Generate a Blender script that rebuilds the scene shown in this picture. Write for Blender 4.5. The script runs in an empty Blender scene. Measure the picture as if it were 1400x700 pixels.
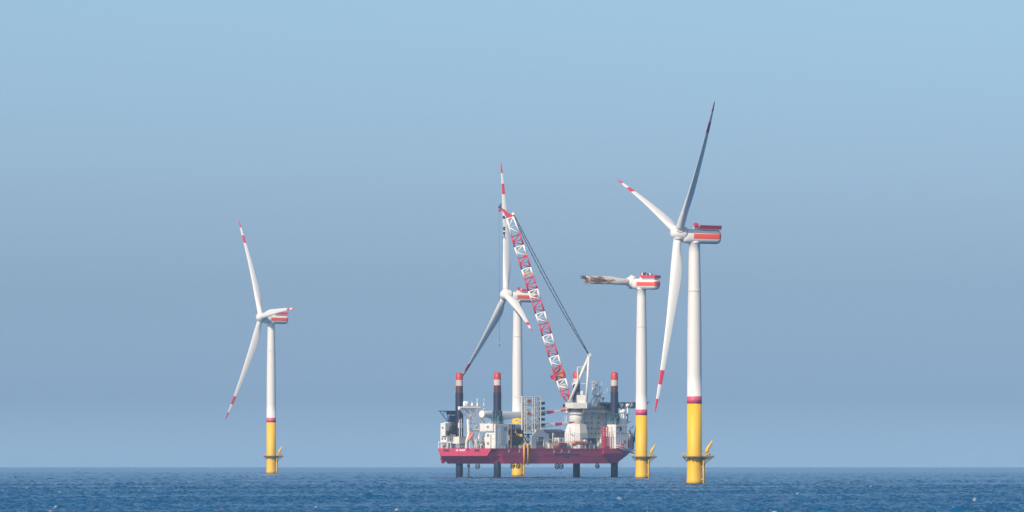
import bpy, math, random
import numpy as np
from mathutils import Matrix, Vector, Quaternion

C = bpy.context.scene
rnd = random.Random(7)
rad = math.radians

# ------------------------------------------------------------------ camera
F = 9300.0            # focal length in pixels of a 1400 px wide picture
EYE_Y = 619.7         # image row (of 700) of the eye level
CAM_H = 10.75         # metres above the water below the camera
EARTH = 5.05e6        # radius of the sea's curvature (refraction included)
cam_d = bpy.data.cameras.new('camera')
cam = bpy.data.objects.new('camera', cam_d)
C.collection.objects.link(cam)
cam_d.sensor_width = 36.0
cam_d.lens = 36.0 * F / 1400.0
cam_d.shift_y = (EYE_Y - 350.0) / 1400.0
cam_d.clip_start = 1.0
cam_d.clip_end = 60000.0
cam.location = (0, 0, CAM_H)
cam.rotation_euler = (rad(90), 0, 0)
C.camera = cam

# ------------------------------------------------------------------ sky, sun, exposure
SUN_AZ, SUN_EL = 33.0, 35.0          # sun to the left behind the camera
sun_dir = Vector((-math.sin(rad(SUN_AZ)) * math.cos(rad(SUN_EL)),
                  -math.cos(rad(SUN_AZ)) * math.cos(rad(SUN_EL)), math.sin(rad(SUN_EL))))
w = bpy.data.worlds.new('World'); C.world = w
w.use_nodes = True
nt = w.node_tree; nt.nodes.clear()
sky = nt.nodes.new('ShaderNodeTexSky'); sky.sky_type = 'NISHITA'; sky.sun_disc = False
sky.sun_elevation = rad(SUN_EL); sky.sun_rotation = math.atan2(sun_dir.x, sun_dir.y)
sky.air_density = 1.0; sky.dust_density = 1.6; sky.ozone_density = 1.5
tc = nt.nodes.new('ShaderNodeTexCoord'); sp = nt.nodes.new('ShaderNodeSeparateXYZ')
nt.links.new(tc.outputs['Generated'], sp.inputs[0])
mr = nt.nodes.new('ShaderNodeMapRange'); mr.inputs['From Min'].default_value = 0.0; mr.inputs['From Max'].default_value = 0.30
nt.links.new(sp.outputs['Z'], mr.inputs['Value'])
ramp = nt.nodes.new('ShaderNodeValToRGB')                # thin haze band lying on the sea
SKY_STOPS = [(0.0, (1.16, 1.62, 2.62)), (0.028, (0.69, 0.98, 1.68)), (0.080, (0.565, 0.785, 1.33)), (0.124, (0.575, 0.765, 1.22)), (0.22, (0.60, 0.79, 1.08)), (0.45, (0.74, 0.86, 1.06)), (1.0, (1.0, 1.0, 1.0))]
er = ramp.color_ramp
while len(er.elements) < len(SKY_STOPS): er.elements.new(0.5)
for e, (p, c) in zip(er.elements, SKY_STOPS):
    e.position = p; e.color = (*c, 1)
nt.links.new(mr.outputs[0], ramp.inputs[0])
mx = nt.nodes.new('ShaderNodeMix'); mx.data_type = 'RGBA'; mx.blend_type = 'MULTIPLY'; mx.inputs['Factor'].default_value = 1.0
nt.links.new(sky.outputs[0], mx.inputs['A']); nt.links.new(ramp.outputs[0], mx.inputs['B'])
bg = nt.nodes.new('ShaderNodeBackground'); bg.inputs['Strength'].default_value = 0.10
nt.links.new(mx.outputs['Result'], bg.inputs['Color'])
out = nt.nodes.new('ShaderNodeOutputWorld'); nt.links.new(bg.outputs[0], out.inputs[0])

sl = bpy.data.lights.new('sun', 'SUN'); sl.energy = 3.5; sl.angle = rad(0.53); sl.color = (1.0, 0.86, 0.68)
so = bpy.data.objects.new('sun', sl); C.collection.objects.link(so)
so.rotation_euler = sun_dir.to_track_quat('Z', 'Y').to_euler()
so.location = (-300, -300, 600)

C.view_settings.view_transform = 'Standard'
C.view_settings.look = 'None'
C.view_settings.exposure = 0.42
C.view_settings.gamma = 1.0
C.view_settings.use_curve_mapping = False

# ------------------------------------------------------------------ materials
def mat(name, col, rough=0.5, var=0.12, scale=0.6, metallic=0.0, streak=0.0, dirt=None):
    """Painted surface: base colour with soft weathering in object space."""
    m = bpy.data.materials.new(name); m.use_nodes = True
    n = m.node_tree.nodes; l = m.node_tree.links
    b = n['Principled BSDF']; b.inputs['Roughness'].default_value = rough; b.inputs['Metallic'].default_value = metallic
    t = n.new('ShaderNodeTexCoord')
    mp = n.new('ShaderNodeMapping'); mp.inputs['Scale'].default_value = (1, 1, 0.25 if streak else 1)
    l.new(t.outputs['Object'], mp.inputs[0])
    nz = n.new('ShaderNodeTexNoise'); nz.inputs['Scale'].default_value = scale; nz.inputs['Detail'].default_value = 5
    nz.inputs['Roughness'].default_value = 0.65
    l.new(mp.outputs[0], nz.inputs['Vector'])
    r = n.new('ShaderNodeMapRange'); r.inputs['From Min'].default_value = 0.35; r.inputs['From Max'].default_value = 0.75
    l.new(nz.outputs['Fac'], r.inputs['Value'])
    k = n.new('ShaderNodeMix'); k.data_type = 'RGBA'
    d = dirt or tuple(c * (1 - 2.2 * var) for c in col)
    k.inputs['A'].default_value = (*col, 1); k.inputs['B'].default_value = (*d, 1)
    fm = n.new('ShaderNodeMath'); fm.operation = 'MULTIPLY'; fm.inputs[1].default_value = max(var * 4, streak)
    fm.use_clamp = True
    l.new(r.outputs[0], fm.inputs[0]); l.new(fm.outputs[0], k.inputs['Factor'])
    l.new(k.outputs['Result'], b.inputs['Base Color'])
    return m

M = {}
M['turbine'] = mat('turbine_white', (0.68, 0.65, 0.615), 0.42, 0.05, 0.25)
M['blade'] = mat('blade_white', (0.72, 0.70, 0.67), 0.35, 0.05, 0.15)
M['tred'] = mat('turbine_red', (0.62, 0.03, 0.085), 0.45, 0.06, 0.4)
M['ring'] = mat('tower_ring_red', (0.60, 0.065, 0.14), 0.5, 0.06, 0.4)
M['torange'] = mat('nacelle_red', (0.74, 0.085, 0.05), 0.45, 0.06, 0.4)
M['yellow'] = mat('foundation_yellow', (0.74, 0.435, 0.014), 0.55, 0.07, 0.4, streak=0.38)
M['algae'] = mat('tidal_growth', (0.26, 0.17, 0.06), 0.8, 0.12, 0.8)
M['grey'] = mat('galvanised_grey', (0.30, 0.30, 0.29), 0.55, 0.1, 0.8)
M['platform'] = mat('weathered_steel', (0.20, 0.165, 0.09), 0.65, 0.12, 0.8)
M['dark'] = mat('dark_steel', (0.035, 0.042, 0.055), 0.55, 0.12, 0.8)
M['navy'] = mat('leg_navy', (0.011, 0.020, 0.058), 0.5, 0.12, 0.35, dirt=(0.030, 0.014, 0.020), streak=0.5)
M['legred'] = mat('leg_red', (0.50, 0.03, 0.045), 0.5, 0.1, 0.5)
M['legwhite'] = mat('leg_white', (0.60, 0.54, 0.50), 0.5, 0.12, 0.5, dirt=(0.25, 0.12, 0.10), streak=0.5)
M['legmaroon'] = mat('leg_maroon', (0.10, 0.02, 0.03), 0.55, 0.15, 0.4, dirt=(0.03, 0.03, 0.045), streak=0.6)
M['hull'] = mat('hull_red', (0.54, 0.045, 0.115), 0.45, 0.07, 0.12, streak=0.3, dirt=(0.34, 0.04, 0.095))
M['white'] = mat('ship_white', (0.66, 0.64, 0.61), 0.42, 0.06, 0.3, streak=0.2)
M['cream'] = mat('ship_cream', (0.64, 0.61, 0.56), 0.45, 0.08, 0.4)
M['slate'] = mat('slate_panel', (0.20, 0.22, 0.25), 0.5, 0.08, 0.3)
M['palegrey'] = mat('pale_grey_paint', (0.50, 0.50, 0.50), 0.5, 0.06, 0.3)
M['glass'] = mat('dark_glass', (0.02, 0.03, 0.05), 0.12, 0.02, 1.0)
M['deckgreen'] = mat('deck_green_grey', (0.10, 0.13, 0.12), 0.7, 0.1, 0.3)
M['teal'] = mat('jacking_teal', (0.05, 0.13, 0.17), 0.5, 0.12, 0.6)
M['orange'] = mat('safety_orange', (0.70, 0.20, 0.05), 0.45, 0.06, 0.5)
M['salmon'] = mat('lifeboat_orange', (0.72, 0.20, 0.10), 0.4, 0.06, 0.6)
M['cranered'] = mat('crane_red', (0.54, 0.028, 0.07), 0.45, 0.08, 0.4)
M['cranewhite'] = mat('crane_white', (0.78, 0.76, 0.73), 0.45, 0.05, 0.4)
M['rust'] = mat('rusty_brown', (0.20, 0.09, 0.05), 0.75, 0.15, 0.9, dirt=(0.05, 0.03, 0.03))
M['blue'] = mat('dark_blue_paint', (0.02, 0.06, 0.14), 0.5, 0.08, 0.5)
M['cable'] = mat('wire_rope', (0.03, 0.04, 0.06), 0.6, 0.05, 1)
M['ink'] = mat('emblem_blue', (0.02, 0.03, 0.09), 0.5, 0.02, 1)
M['paint'] = mat('lettering_white', (0.80, 0.79, 0.76), 0.5, 0.02, 1)
M['purple'] = mat('dull_purple_cargo', (0.26, 0.20, 0.26), 0.55, 0.15, 0.6)
M['fendery'] = mat('fender_yellow', (0.72, 0.33, 0.03), 0.5, 0.12, 0.7)

def burnt():
    m = bpy.data.materials.new('burnt_laminate'); m.use_nodes = True
    n = m.node_tree.nodes; l = m.node_tree.links; b = n['Principled BSDF']; b.inputs['Roughness'].default_value = 0.7
    t = n.new('ShaderNodeTexCoord'); s = n.new('ShaderNodeSeparateXYZ'); l.new(t.outputs['Object'], s.inputs[0])
    mp = n.new('ShaderNodeMapping'); mp.inputs['Scale'].default_value = (1.3, 1.3, 0.28); l.new(t.outputs['Object'], mp.inputs[0])
    nz = n.new('ShaderNodeTexNoise'); nz.inputs['Scale'].default_value = 0.9; nz.inputs['Detail'].default_value = 7; nz.inputs['Roughness'].default_value = 0.7
    l.new(mp.outputs[0], nz.inputs['Vector'])
    g = n.new('ShaderNodeMapRange'); g.inputs['From Min'].default_value = 8; g.inputs['From Max'].default_value = 19
    g.inputs['To Min'].default_value = -0.16; g.inputs['To Max'].default_value = 0.10
    l.new(s.outputs['Z'], g.inputs['Value'])
    # the charred streak lies along the middle of the chord
    ab = n.new('ShaderNodeMath'); ab.operation = 'ADD'; ab.inputs[1].default_value = -0.1; l.new(s.outputs['X'], ab.inputs[0])
    a2 = n.new('ShaderNodeMath'); a2.operation = 'ABSOLUTE'; l.new(ab.outputs[0], a2.inputs[0])
    a3 = n.new('ShaderNodeMath'); a3.operation = 'MULTIPLY'; a3.inputs[1].default_value = -0.11; l.new(a2.outputs[0], a3.inputs[0])
    ad = n.new('ShaderNodeMath'); ad.operation = 'ADD'; l.new(nz.outputs['Fac'], ad.inputs[0]); l.new(g.outputs[0], ad.inputs[1])
    ad2 = n.new('ShaderNodeMath'); ad2.operation = 'ADD'; l.new(ad.outputs[0], ad2.inputs[0]); l.new(a3.outputs[0], ad2.inputs[1])
    r = n.new('ShaderNodeValToRGB'); l.new(ad2.outputs[0], r.inputs[0])
    e = r.color_ramp.elements
    e[0].position = 0.42; e[0].color = (0.60, 0.57, 0.53, 1)
    e[1].position = 0.66; e[1].color = (0.05, 0.035, 0.03, 1)
    x = e.new(0.45); x.color = (0.36, 0.22, 0.14, 1)
    x = e.new(0.54); x.color = (0.24, 0.13, 0.085, 1)
    l.new(r.outputs[0], b.inputs['Base Color'])
    return m
M['burnt'] = burnt()

# ------------------------------------------------------------------ mesh helpers
class MB:
    """Collects shapes and links them as ONE mesh object."""
    def __init__(s): s.v = []; s.f = []; s.m = []; s.sm = []
    def add(s, vs, fs, mi=0, smooth=False):
        b = len(s.v); s.v += [tuple(p) for p in vs]
        for i, f in enumerate(fs):
            s.f.append([b + k for k in f]); s.m.append(mi[i] if isinstance(mi, list) else mi); s.sm.append(smooth)
        return s
    def box(s, c, d, rz=0.0, mi=0):
        x, y, z = d[0] / 2, d[1] / 2, d[2] / 2; ca, sa = math.cos(rz), math.sin(rz)
        vs = []
        for a, b_, e in ((-x, -y, -z), (x, -y, -z), (x, y, -z), (-x, y, -z), (-x, -y, z), (x, -y, z), (x, y, z), (-x, y, z)):
            vs.append((c[0] + a * ca - b_ * sa, c[1] + a * sa + b_ * ca, c[2] + e))
        return s.add(vs, [(0, 3, 2, 1), (4, 5, 6, 7), (0, 1, 5, 4), (1, 2, 6, 5), (2, 3, 7, 6), (3, 0, 4, 7)], mi)
    def span(s, lo, hi, mi=0):
        return s.box([(a + b) / 2 for a, b in zip(lo, hi)], [abs(b - a) for a, b in zip(lo, hi)], 0, mi)
    def tube(s, p, q, r, r2=None, n=8, mi=0, smooth=True):
        p, q = Vector(p), Vector(q); d = (q - p)
        if d.length < 1e-6: return s
        z = d.normalized(); x = z.orthogonal().normalized(); y = z.cross(x)
        r2 = r if r2 is None else r2
        vs = [p + (x * math.cos(t) + y * math.sin(t)) * r for t in [2 * math.pi * i / n for i in range(n)]]
        vs += [q + (x * math.cos(t) + y * math.sin(t)) * r2 for t in [2 * math.pi * i / n for i in range(n)]]
        b = len(s.v); s.add(vs, [(i, (i + 1) % n, n + (i + 1) % n, n + i) for i in range(n)], mi, smooth)
        s.f += [[b + i for i in range(n)][::-1], [b + n + i for i in range(n)]]; s.m += [mi, mi]; s.sm += [False, False]
        return s
    def bar(s, p, q, wd, mi=0): return s.tube(p, q, wd * 0.62, n=5, mi=mi, smooth=False)
    def path(s, pts, r, n=6, mi=0):
        for a, b in zip(pts, pts[1:]): s.tube(a, b, r, n=n, mi=mi)
        return s
    def rings(s, rings, mis=0, smooth=True, caps=True):
        n = len(rings[0]); b = len(s.v)
        for r in rings: s.v += [tuple(p) for p in r]
        for k in range(len(rings) - 1):
            for i in range(n):
                s.f.append([b + k * n + i, b + k * n + (i + 1) % n, b + (k + 1) * n + (i + 1) % n, b + (k + 1) * n + i])
                s.m.append(mis(k, i) if callable(mis) else (mis[k] if isinstance(mis, list) else mis)); s.sm.append(smooth)
        if caps:
            m0 = mis(0, 0) if callable(mis) else (mis[0] if isinstance(mis, list) else mis)
            m1 = mis(len(rings) - 2, 0) if callable(mis) else (mis[-1] if isinstance(mis, list) else mis)
            s.f += [[b + i for i in range(n)][::-1], [b + (len(rings) - 1) * n + i for i in range(n)]]
            s.m += [m0, m1]; s.sm += [False, False]
        return s
    def lathe(s, prof, c=(0, 0), n=28, mis=0, smooth=True):
        return s.rings([[(c[0] + r * math.cos(2 * math.pi * i / n), c[1] + r * math.sin(2 * math.pi * i / n), z) for i in range(n)]
                        for r, z in prof], mis, smooth)
    def ball(s, c, r, mi=0, n=12, sz=1.0):
        pr = [(max(1e-3, r * math.sin(math.pi * k / 8)), c[2] - r * sz * math.cos(math.pi * k / 8)) for k in range(9)]
        return s.lathe(pr, (c[0], c[1]), n, mi)
    def prism(s, poly, z0, z1, mi=0):
        return s.rings([[(x, y, z0) for x, y in poly], [(x, y, z1) for x, y in poly]], mi, False)
    def build_each(s, name, mats, parent=None, mw=None, gap=0.04):
        """One object per group of touching pieces."""
        p = list(range(len(s.v)))
        def find(a):
            while p[a] != a: p[a] = p[p[a]]; a = p[a]
            return a
        for f in s.f:
            for k in f[1:]: p[find(k)] = find(f[0])
        isl = {}
        for i in range(len(s.v)): isl.setdefault(find(i), []).append(i)
        gr = [(np.array([s.v[i] for i in vs]).min(0) - gap, np.array([s.v[i] for i in vs]).max(0) + gap, set(vs)) for vs in isl.values()]
        done = False
        while not done:
            done = True
            for i in range(len(gr)):
                for j in range(i + 1, len(gr)):
                    if (gr[i][0] <= gr[j][1]).all() and (gr[j][0] <= gr[i][1]).all():
                        gr[i] = (np.minimum(gr[i][0], gr[j][0]), np.maximum(gr[i][1], gr[j][1]), gr[i][2] | gr[j][2]); del gr[j]; done = False; break
                if not done: break
        res = []
        for _, _, vs in gr:
            m = MB(); ids = sorted(vs); mp = {k: n for n, k in enumerate(ids)}; m.v = [s.v[k] for k in ids]
            for f, mi, sm in zip(s.f, s.m, s.sm):
                if f[0] in mp: m.f.append([mp[k] for k in f]); m.m.append(mi); m.sm.append(sm)
            res.append(m.build(name, mats, parent, mw))
        return res
    def build(s, name, mats, parent=None, mw=None):
        me = bpy.data.meshes.new(name); me.from_pydata(s.v, [], s.f)
        for m in (mats if isinstance(mats, (list, tuple)) else [mats]): me.materials.append(m)
        me.polygons.foreach_set('material_index', s.m); me.polygons.foreach_set('use_smooth', s.sm)
        me.update()
        o = bpy.data.objects.new(name, me); C.collection.objects.link(o)
        if parent is not None: o.parent = parent
        if mw is not None: o.matrix_local = mw
        return o

def fix(o):
    import bmesh
    bm = bmesh.new(); bm.from_mesh(o.data); bmesh.ops.recalc_face_normals(bm, faces=bm.faces); bm.to_mesh(o.data); bm.free()
    return o
def tag(o, label, cat, group=None, kind=None):
    o['label'] = label; o['category'] = cat
    if group: o['group'] = group
    if kind: o['kind'] = kind
    return o
def empty(name, loc, rz=0.0, parent=None):
    o = bpy.data.objects.new(name, None); C.collection.objects.link(o)
    o.location = loc; o.rotation_euler = (0, 0, rz); o.empty_display_size = 1
    if parent is not None: o.parent = parent
    return o
def copy_tree(o, parent=None):
    c = o.copy(); C.collection.objects.link(c)
    if parent is not None: c.parent = parent
    for ch in list(o.children): copy_tree(ch, c)
    return c
def sag(d): return -d * d / (2 * EARTH)

# ------------------------------------------------------------------ the sea
def build_sea():
    g = np.random.default_rng(3)
    t0, t1 = rad(-7.0), rad(7.0)
    NC = 820
    th = np.linspace(t0, t1, NC)
    rows = [1080.0]
    while rows[-1] < 10900:
        d = rows[-1]; rows.append(d * (1 + (1 / 1350 if d < 2400 else 1 / 800 if d < 4500 else 1 / 350)))
    D = np.array(rows)
    X = D[:, None] * np.tan(th)[None, :]; Y = np.repeat(D[:, None], NC, 1)
    X += g.normal(0, 0.08, X.shape); Y += g.normal(0, 0.25, Y.shape)
    H = np.zeros_like(X)
    wind = rad(-62)                                   # travel direction of the chop
    lam = np.exp(g.uniform(np.log(1.5), np.log(10), 64))
    for L in lam:
        a = wind + g.normal(0, 0.62); k = 2 * math.pi / L
        amp = 0.0150 * L ** 0.66
        ph = k * (X * math.cos(a) + Y * math.sin(a)) + g.uniform(0, 6.28)
        s = np.sin(ph); H += amp * (s + 0.28 * np.cos(2 * ph))
    grp = np.zeros_like(X)
    for L in g.uniform(60, 320, 10):
        a = g.uniform(0, 6.28); grp += np.sin(2 * math.pi / L * (X * math.cos(a) + Y * math.sin(a)) + g.uniform(0, 6.28))
    H *= (1.0 + 0.13 * grp) / (1.0 + (D[:, None] / 5200.0) ** 3)
    Z = H - (X ** 2 + Y ** 2) / (2 * EARTH)
    # whitecaps on a few high crests
    foam = np.zeros_like(X)
    rr, cc = np.where((H > np.quantile(H[::3, ::3], 0.985)) & (Y < 5200))
    pick = []
    wgt = 1.0 / Y[rr, cc]
    idx = g.choice(len(rr), 400, replace=False, p=wgt / wgt.sum())
    for i in idx:
        x, y = X[rr[i], cc[i]], Y[rr[i], cc[i]]
        if abs(x / y) > 0.1: continue
        if all((x - a) ** 2 + ((y - b) / 6) ** 2 > 12 ** 2 for a, b in pick): pick.append((x, y))
        if len(pick) >= 36: break
    for x, y in pick:
        r0 = max(0, np.searchsorted(D, y) - 14); r1 = r0 + 28
        sx, sy = g.uniform(0.18, 0.5), g.uniform(0.8, 1.8)
        q = ((X[r0:r1] - x) / sx) ** 2 + ((Y[r0:r1] - y) / sy) ** 2
        foam[r0:r1] = np.maximum(foam[r0:r1], np.clip(1.5 - q, 0, 1) * np.clip((H[r0:r1] - H.mean()) / H.std(), 0, 1))
    NR = len(D)
    vs = np.stack([X, Y, Z], -1).reshape(-1, 3)
    ii = (np.arange(NR - 1)[:, None] * NC + np.arange(NC - 1)[None, :]).reshape(-1)
    q = np.stack([ii, ii + 1, ii + NC + 1, ii + NC], -1)
    n0 = len(vs)
    # coarse water all round, down to below the fine sheet's edges
    A = 96; radii = [0.0, 60, 400, 1000, 2000, 3500, 5500, 8000, 10500, 12000]
    cv = [(0, 0, -0.0)]
    for r in radii[1:]:
        for k in range(A):
            a = 2 * math.pi * k / A
            cv.append((r * math.cos(a), r * math.sin(a), sag(r) - (2.2 if r >= 1000 else 0.0)))
    cq = []
    for j in range(len(radii) - 2):
        for k in range(A):
            b0 = n0 + 1 + j * A; b1 = b0 + A
            cq.append((b0 + k, b1 + k, b1 + (k + 1) % A, b0 + (k + 1) % A))
    ct = [(n0, n0 + 1 + k, n0 + 1 + (k + 1) % A) for k in range(A)]
    allv = np.concatenate([vs, np.array(cv)])
    me = bpy.data.meshes.new('sea')
    me.vertices.add(len(allv)); me.vertices.foreach_set('co', allv.astype(np.float32).ravel())
    q = np.concatenate([q, np.array(cq)])
    loops = np.concatenate([q.ravel(), np.array(ct).ravel()]).astype(np.int32)
    tot = np.concatenate([np.full(len(q), 4), np.full(len(ct), 3)]).astype(np.int32)
    st = np.concatenate([[0], np.cumsum(tot)[:-1]]).astype(np.int32)
    me.loops.add(len(loops)); me.loops.foreach_set('vertex_index', loops)
    me.polygons.add(len(tot)); me.polygons.foreach_set('loop_start', st); me.polygons.foreach_set('loop_total', tot)
    me.polygons.foreach_set('use_smooth', np.ones(len(tot), bool))
    at = me.attributes.new('foam', 'FLOAT', 'POINT')
    at.data.foreach_set('value', np.concatenate([foam.ravel(), np.zeros(len(cv))]).astype(np.float32))
    me.update(calc_edges=True)
    m = bpy.data.materials.new('sea_water'); m.use_nodes = True
    n = m.node_tree.nodes; l = m.node_tree.links; b = n['Principled BSDF']
    b.inputs['IOR'].default_value = 1.33; b.inputs['Specular IOR Level'].default_value = 0.16; b.inputs['Roughness'].default_value = 0.22
    tcn = n.new('ShaderNodeTexCoord')
    big = n.new('ShaderNodeTexNoise'); big.inputs['Scale'].default_value = 0.012; big.inputs['Detail'].default_value = 4
    l.new(tcn.outputs['Object'], big.inputs['Vector'])
    kc = n.new('ShaderNodeMix'); kc.data_type = 'RGBA'
    kc.inputs['A'].default_value = (0.001, 0.066, 0.172, 1); kc.inputs['B'].default_value = (0.002, 0.092, 0.228, 1)
    l.new(big.outputs['Fac'], kc.inputs['Factor'])
    fa = n.new('ShaderNodeAttribute'); fa.attribute_name = 'foam'
    fn = n.new('ShaderNodeTexNoise'); fn.inputs['Scale'].default_value = 2.0; fn.inputs['Detail'].default_value = 3
    l.new(tcn.outputs['Object'], fn.inputs['Vector'])
    fm = n.new('ShaderNodeMath'); fm.operation = 'MULTIPLY'; l.new(fa.outputs['Fac'], fm.inputs[0])
    fr = n.new('ShaderNodeMapRange'); fr.inputs['From Min'].default_value = 0.3; fr.inputs['From Max'].default_value = 0.55
    l.new(fn.outputs['Fac'], fr.inputs['Value']); l.new(fr.outputs[0], fm.inputs[1])
    kf = n.new('ShaderNodeMix'); kf.data_type = 'RGBA'; kf.inputs['B'].default_value = (0.52, 0.56, 0.58, 1)
    l.new(fm.outputs[0], kf.inputs['Factor']); l.new(kc.outputs['Result'], kf.inputs['A'])
    l.new(kf.outputs['Result'], b.inputs['Base Color'])
    rn = n.new('ShaderNodeMath'); rn.operation = 'MULTIPLY_ADD'; rn.inputs[1].default_value = 0.5; rn.inputs[2].default_value = 0.22
    l.new(fm.outputs[0], rn.inputs[0]); l.new(rn.outputs[0], b.inputs['Roughness'])
    bn = n.new('ShaderNodeTexNoise'); bn.inputs['Scale'].default_value = 1.1; bn.inputs['Detail'].default_value = 3
    l.new(tcn.outputs['Object'], bn.inputs['Vector'])
    bp = n.new('ShaderNodeBump'); bp.inputs['Strength'].default_value = 0.5; bp.inputs['Distance'].default_value = 0.25
    l.new(bn.outputs['Fac'], bp.inputs['Height']); l.new(bp.outputs[0], b.inputs['Normal'])
    me.materials.append(m)
    o = bpy.data.objects.new('sea', me); C.collection.objects.link(o)
    o['kind'] = 'structure'
    return o
build_sea()

# ------------------------------------------------------------------ haze over the sea
def build_haze():
    o = MB().span((-12600, -12600, -17.5), (12600, 12600, 160)).build('haze', bpy.data.materials.new('sea_haze'))
    m = o.data.materials[0]; m.use_nodes = True
    n = m.node_tree.nodes; n.clear()
    pv = n.new('ShaderNodeVolumePrincipled'); pv.inputs['Color'].default_value = (0.50, 0.78, 1.0, 1)
    pv.inputs['Density'].default_value = HAZE; pv.inputs['Anisotropy'].default_value = 0.0
    ou = n.new('ShaderNodeOutputMaterial'); m.node_tree.links.new(pv.outputs[0], ou.inputs['Volume'])
    tag(o, 'thin pale blue sea haze softening the far turbines', 'haze', kind='stuff')
HAZE = 4.0e-5
build_haze()

# ------------------------------------------------------------------ wind turbines
R_TIP = 67.5
SECT = [(2.3, 3.05, 1.0, .50), (4.0, 3.05, 1.0, .50), (6.5, 3.25, .86, .48), (9.5, 3.95, .58, .40), (13, 4.45, .42, .345), (18, 4.25, .33, .33),
        (24, 3.65, .28, .33), (32, 2.95, .25, .33), (40, 2.4, .23, .33), (48, 1.9, .21, .34), (51.5, 1.7, .2, .34), (56.9, 1.4, .2, .35), (62.3, 1.0, .19, .36),
        (65.5, .68, .18, .38), (67.0, .38, .18, .42), (67.5, .12, .2, .5)]
def blade_ring(r, ch, tk, ax, tw, bend, n=20):
    pts = []
    for i in range(n):
        t = 2 * math.pi * i / n
        cx = 0.5 * (1 - math.cos(t))                  # 0 leading edge .. 1 trailing edge
        s = 1 if t < math.pi else -1
        circ = math.sqrt(max(0, cx * (1 - cx)))
        air = 1.48 * math.sqrt(cx) * (1 - cx) * 0.97 + 0.02 * (1 - cx)
        k = max(0.0, min(1.0, (tk - 0.35) / 0.55))
        y = s * tk * ch * (k * circ + (1 - k) * air * (0.58 if s > 0 else 0.42) / 0.5 * 0.86)
        x = (cx - ax) * ch
        ca, sa = math.cos(tw), math.sin(tw)
        pts.append((x * ca - y * sa - bend, x * sa + y * ca, r))
    return pts
def blade_mesh(r_end=R_TIP, twist=14):
    b = MB(); rings = []; mi = []
    for r, ch, tk, ax in SECT:
        if r > r_end: break
        f = max(0, (r - 6) / 61.5)
        rings.append(blade_ring(r, ch, tk, ax, rad(twist) * (1 - f) ** 2.2, 2.6 * f * f)); mi.append(1 if 51.4 < r < 56.8 or r >= 62.2 else 0)
    b.rings(rings, mi)
    b.lathe([(1.5, 2.2), (1.74, 2.25), (1.74, 2.75), (1.5, 2.8)], n=20)   # root collar
    return b
BLADE_ME = blade_mesh()

def transition_piece(root):
    H0, HP, HT = -6.0, 10.2, 29.6
    b = MB()
    b.lathe([(2.95, H0), (2.95, 0.55), (2.98, .6), (2.9, 1.7), (2.78, 2.2), (2.72, HP - .6), (2.72, HT)], n=32, mis=[1, 0, 0, 0, 0, 0])
    b.build('transition_piece', [M['yellow'], M['algae']], root)
    # boat landing: two fender tubes with ladder and stubs
    l = MB()
    for s in (-0.75, 0.75):
        x = 3.5
        l.tube((x, s - .3, -4), (x, s - .3, 7.2), .38, n=10); l.tube((x, s - .3, 7.2), (2.5, s - .3, 8.4), .26, n=10)
        for z in (1.8, 6.4): l.tube((x, s - .3, z), (2.4, s - .3, z), .22, n=8)
    for z in np.arange(-2, 9, .5): l.tube((3.2, -.7, z), (3.2, .1, z), .05, n=5)
    l.tube((3.2, -.7, -3), (3.2, -.7, 9.6), .08, n=6); l.tube((3.2, .1, -3), (3.2, .1, 9.6), .08, n=6)
    l.tube((3.2, -2.2, -5), (3.2, -2.2, 9), .2, n=8); l.box((3.6, -.3, 5.2), (1.6, 2.2, .15))
    l.build('boat_landing', M['yellow'], root)
    # external platform, wider on the boat side
    n = 28; poly = []
    for i in range(n):
        t = 2 * math.pi * i / n
        r = 4.5
        x, y = r * math.cos(t), r * math.sin(t)
        if x > 2.5: x = 2.5 + (x - 2.5) * 2.35; y = y * 0.85
        poly.append((x, y))
    p = MB(); p.prism(poly, HP - .28, HP + .16)
    for i in range(0, n, 2):
        x, y = poly[i]; k = 2.75 / math.hypot(x, y)
        p.bar((x * .94, y * .94, HP - .29), (x * k, y * k, HP - 2.0), .16)
        p.bar((x * .97, y * .97, HP - .42), (x * k, y * k, HP - .42), .24)
    for sy in (-2.2, 0, 2.2):
        p.bar((6.9, sy, HP - .2), (2.7, sy * .6, 6.6), .3); p.bar((4.8, sy, HP - .2), (2.7, sy * .6, 8.2), .25); p.bar((6.9, sy, HP - .25), (2.6, sy, HP - .25), .3)
    p.bar((5.6, -2.2, HP - 1.1), (5.6, 2.2, HP - 1.1), .22)
    p.box((3.6, -1.2, HP - 1.2), (1.3, 1.6, 1.7)); p.box((3.2, .8, HP - 2.2), (.9, 1.2, 2.4))
    pl = p.build('platform', M['platform'], root)
    rl = MB()
    for i in range(n):
        a, c = poly[i], poly[(i + 1) % n]
        rl.tube((*a, HP + .16), (*a, HP + 1.35), .035, n=4)
        for z in (.5, .9, 1.3): rl.tube((*a, HP + z), (*c, HP + z), .035, n=4)
    rl.build('railing', M['yellow'], pl)
    # davit crane folded under a yellow cover, cabinets beside it
    d = MB()
    d.tube((4.6, -.4, HP + .16), (4.6, -.4, HP + 1.6), .32, n=10)
    d.rings([[(4.55 + .68 * math.cos(t) * k + dx, -.4 + .5 * math.sin(t) * k, HP + z) for t in [6.283 * i / 10 for i in range(10)]]
             for k, dx, z in ((.6, -.05, 1.1), (1, 0, 2.0), (1, .35, 3.0), (.95, .9, 3.9), (.6, 1.5, 4.9), (.25, 2.05, 5.9))])
    d.build('davit_crane', M['yellow'], root)
    c = MB(); c.box((3.35, -1.2, HP + .96), (.7, .7, 1.6)); c.tube((3.35, -1.2, HP + 1.7), (3.35, -1.2, HP + 2.7), .12); c.box((5.9, .9, HP + .6), (1.0, .7, .9))
    c.build_each('cabinet', M['grey'], root)

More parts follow.
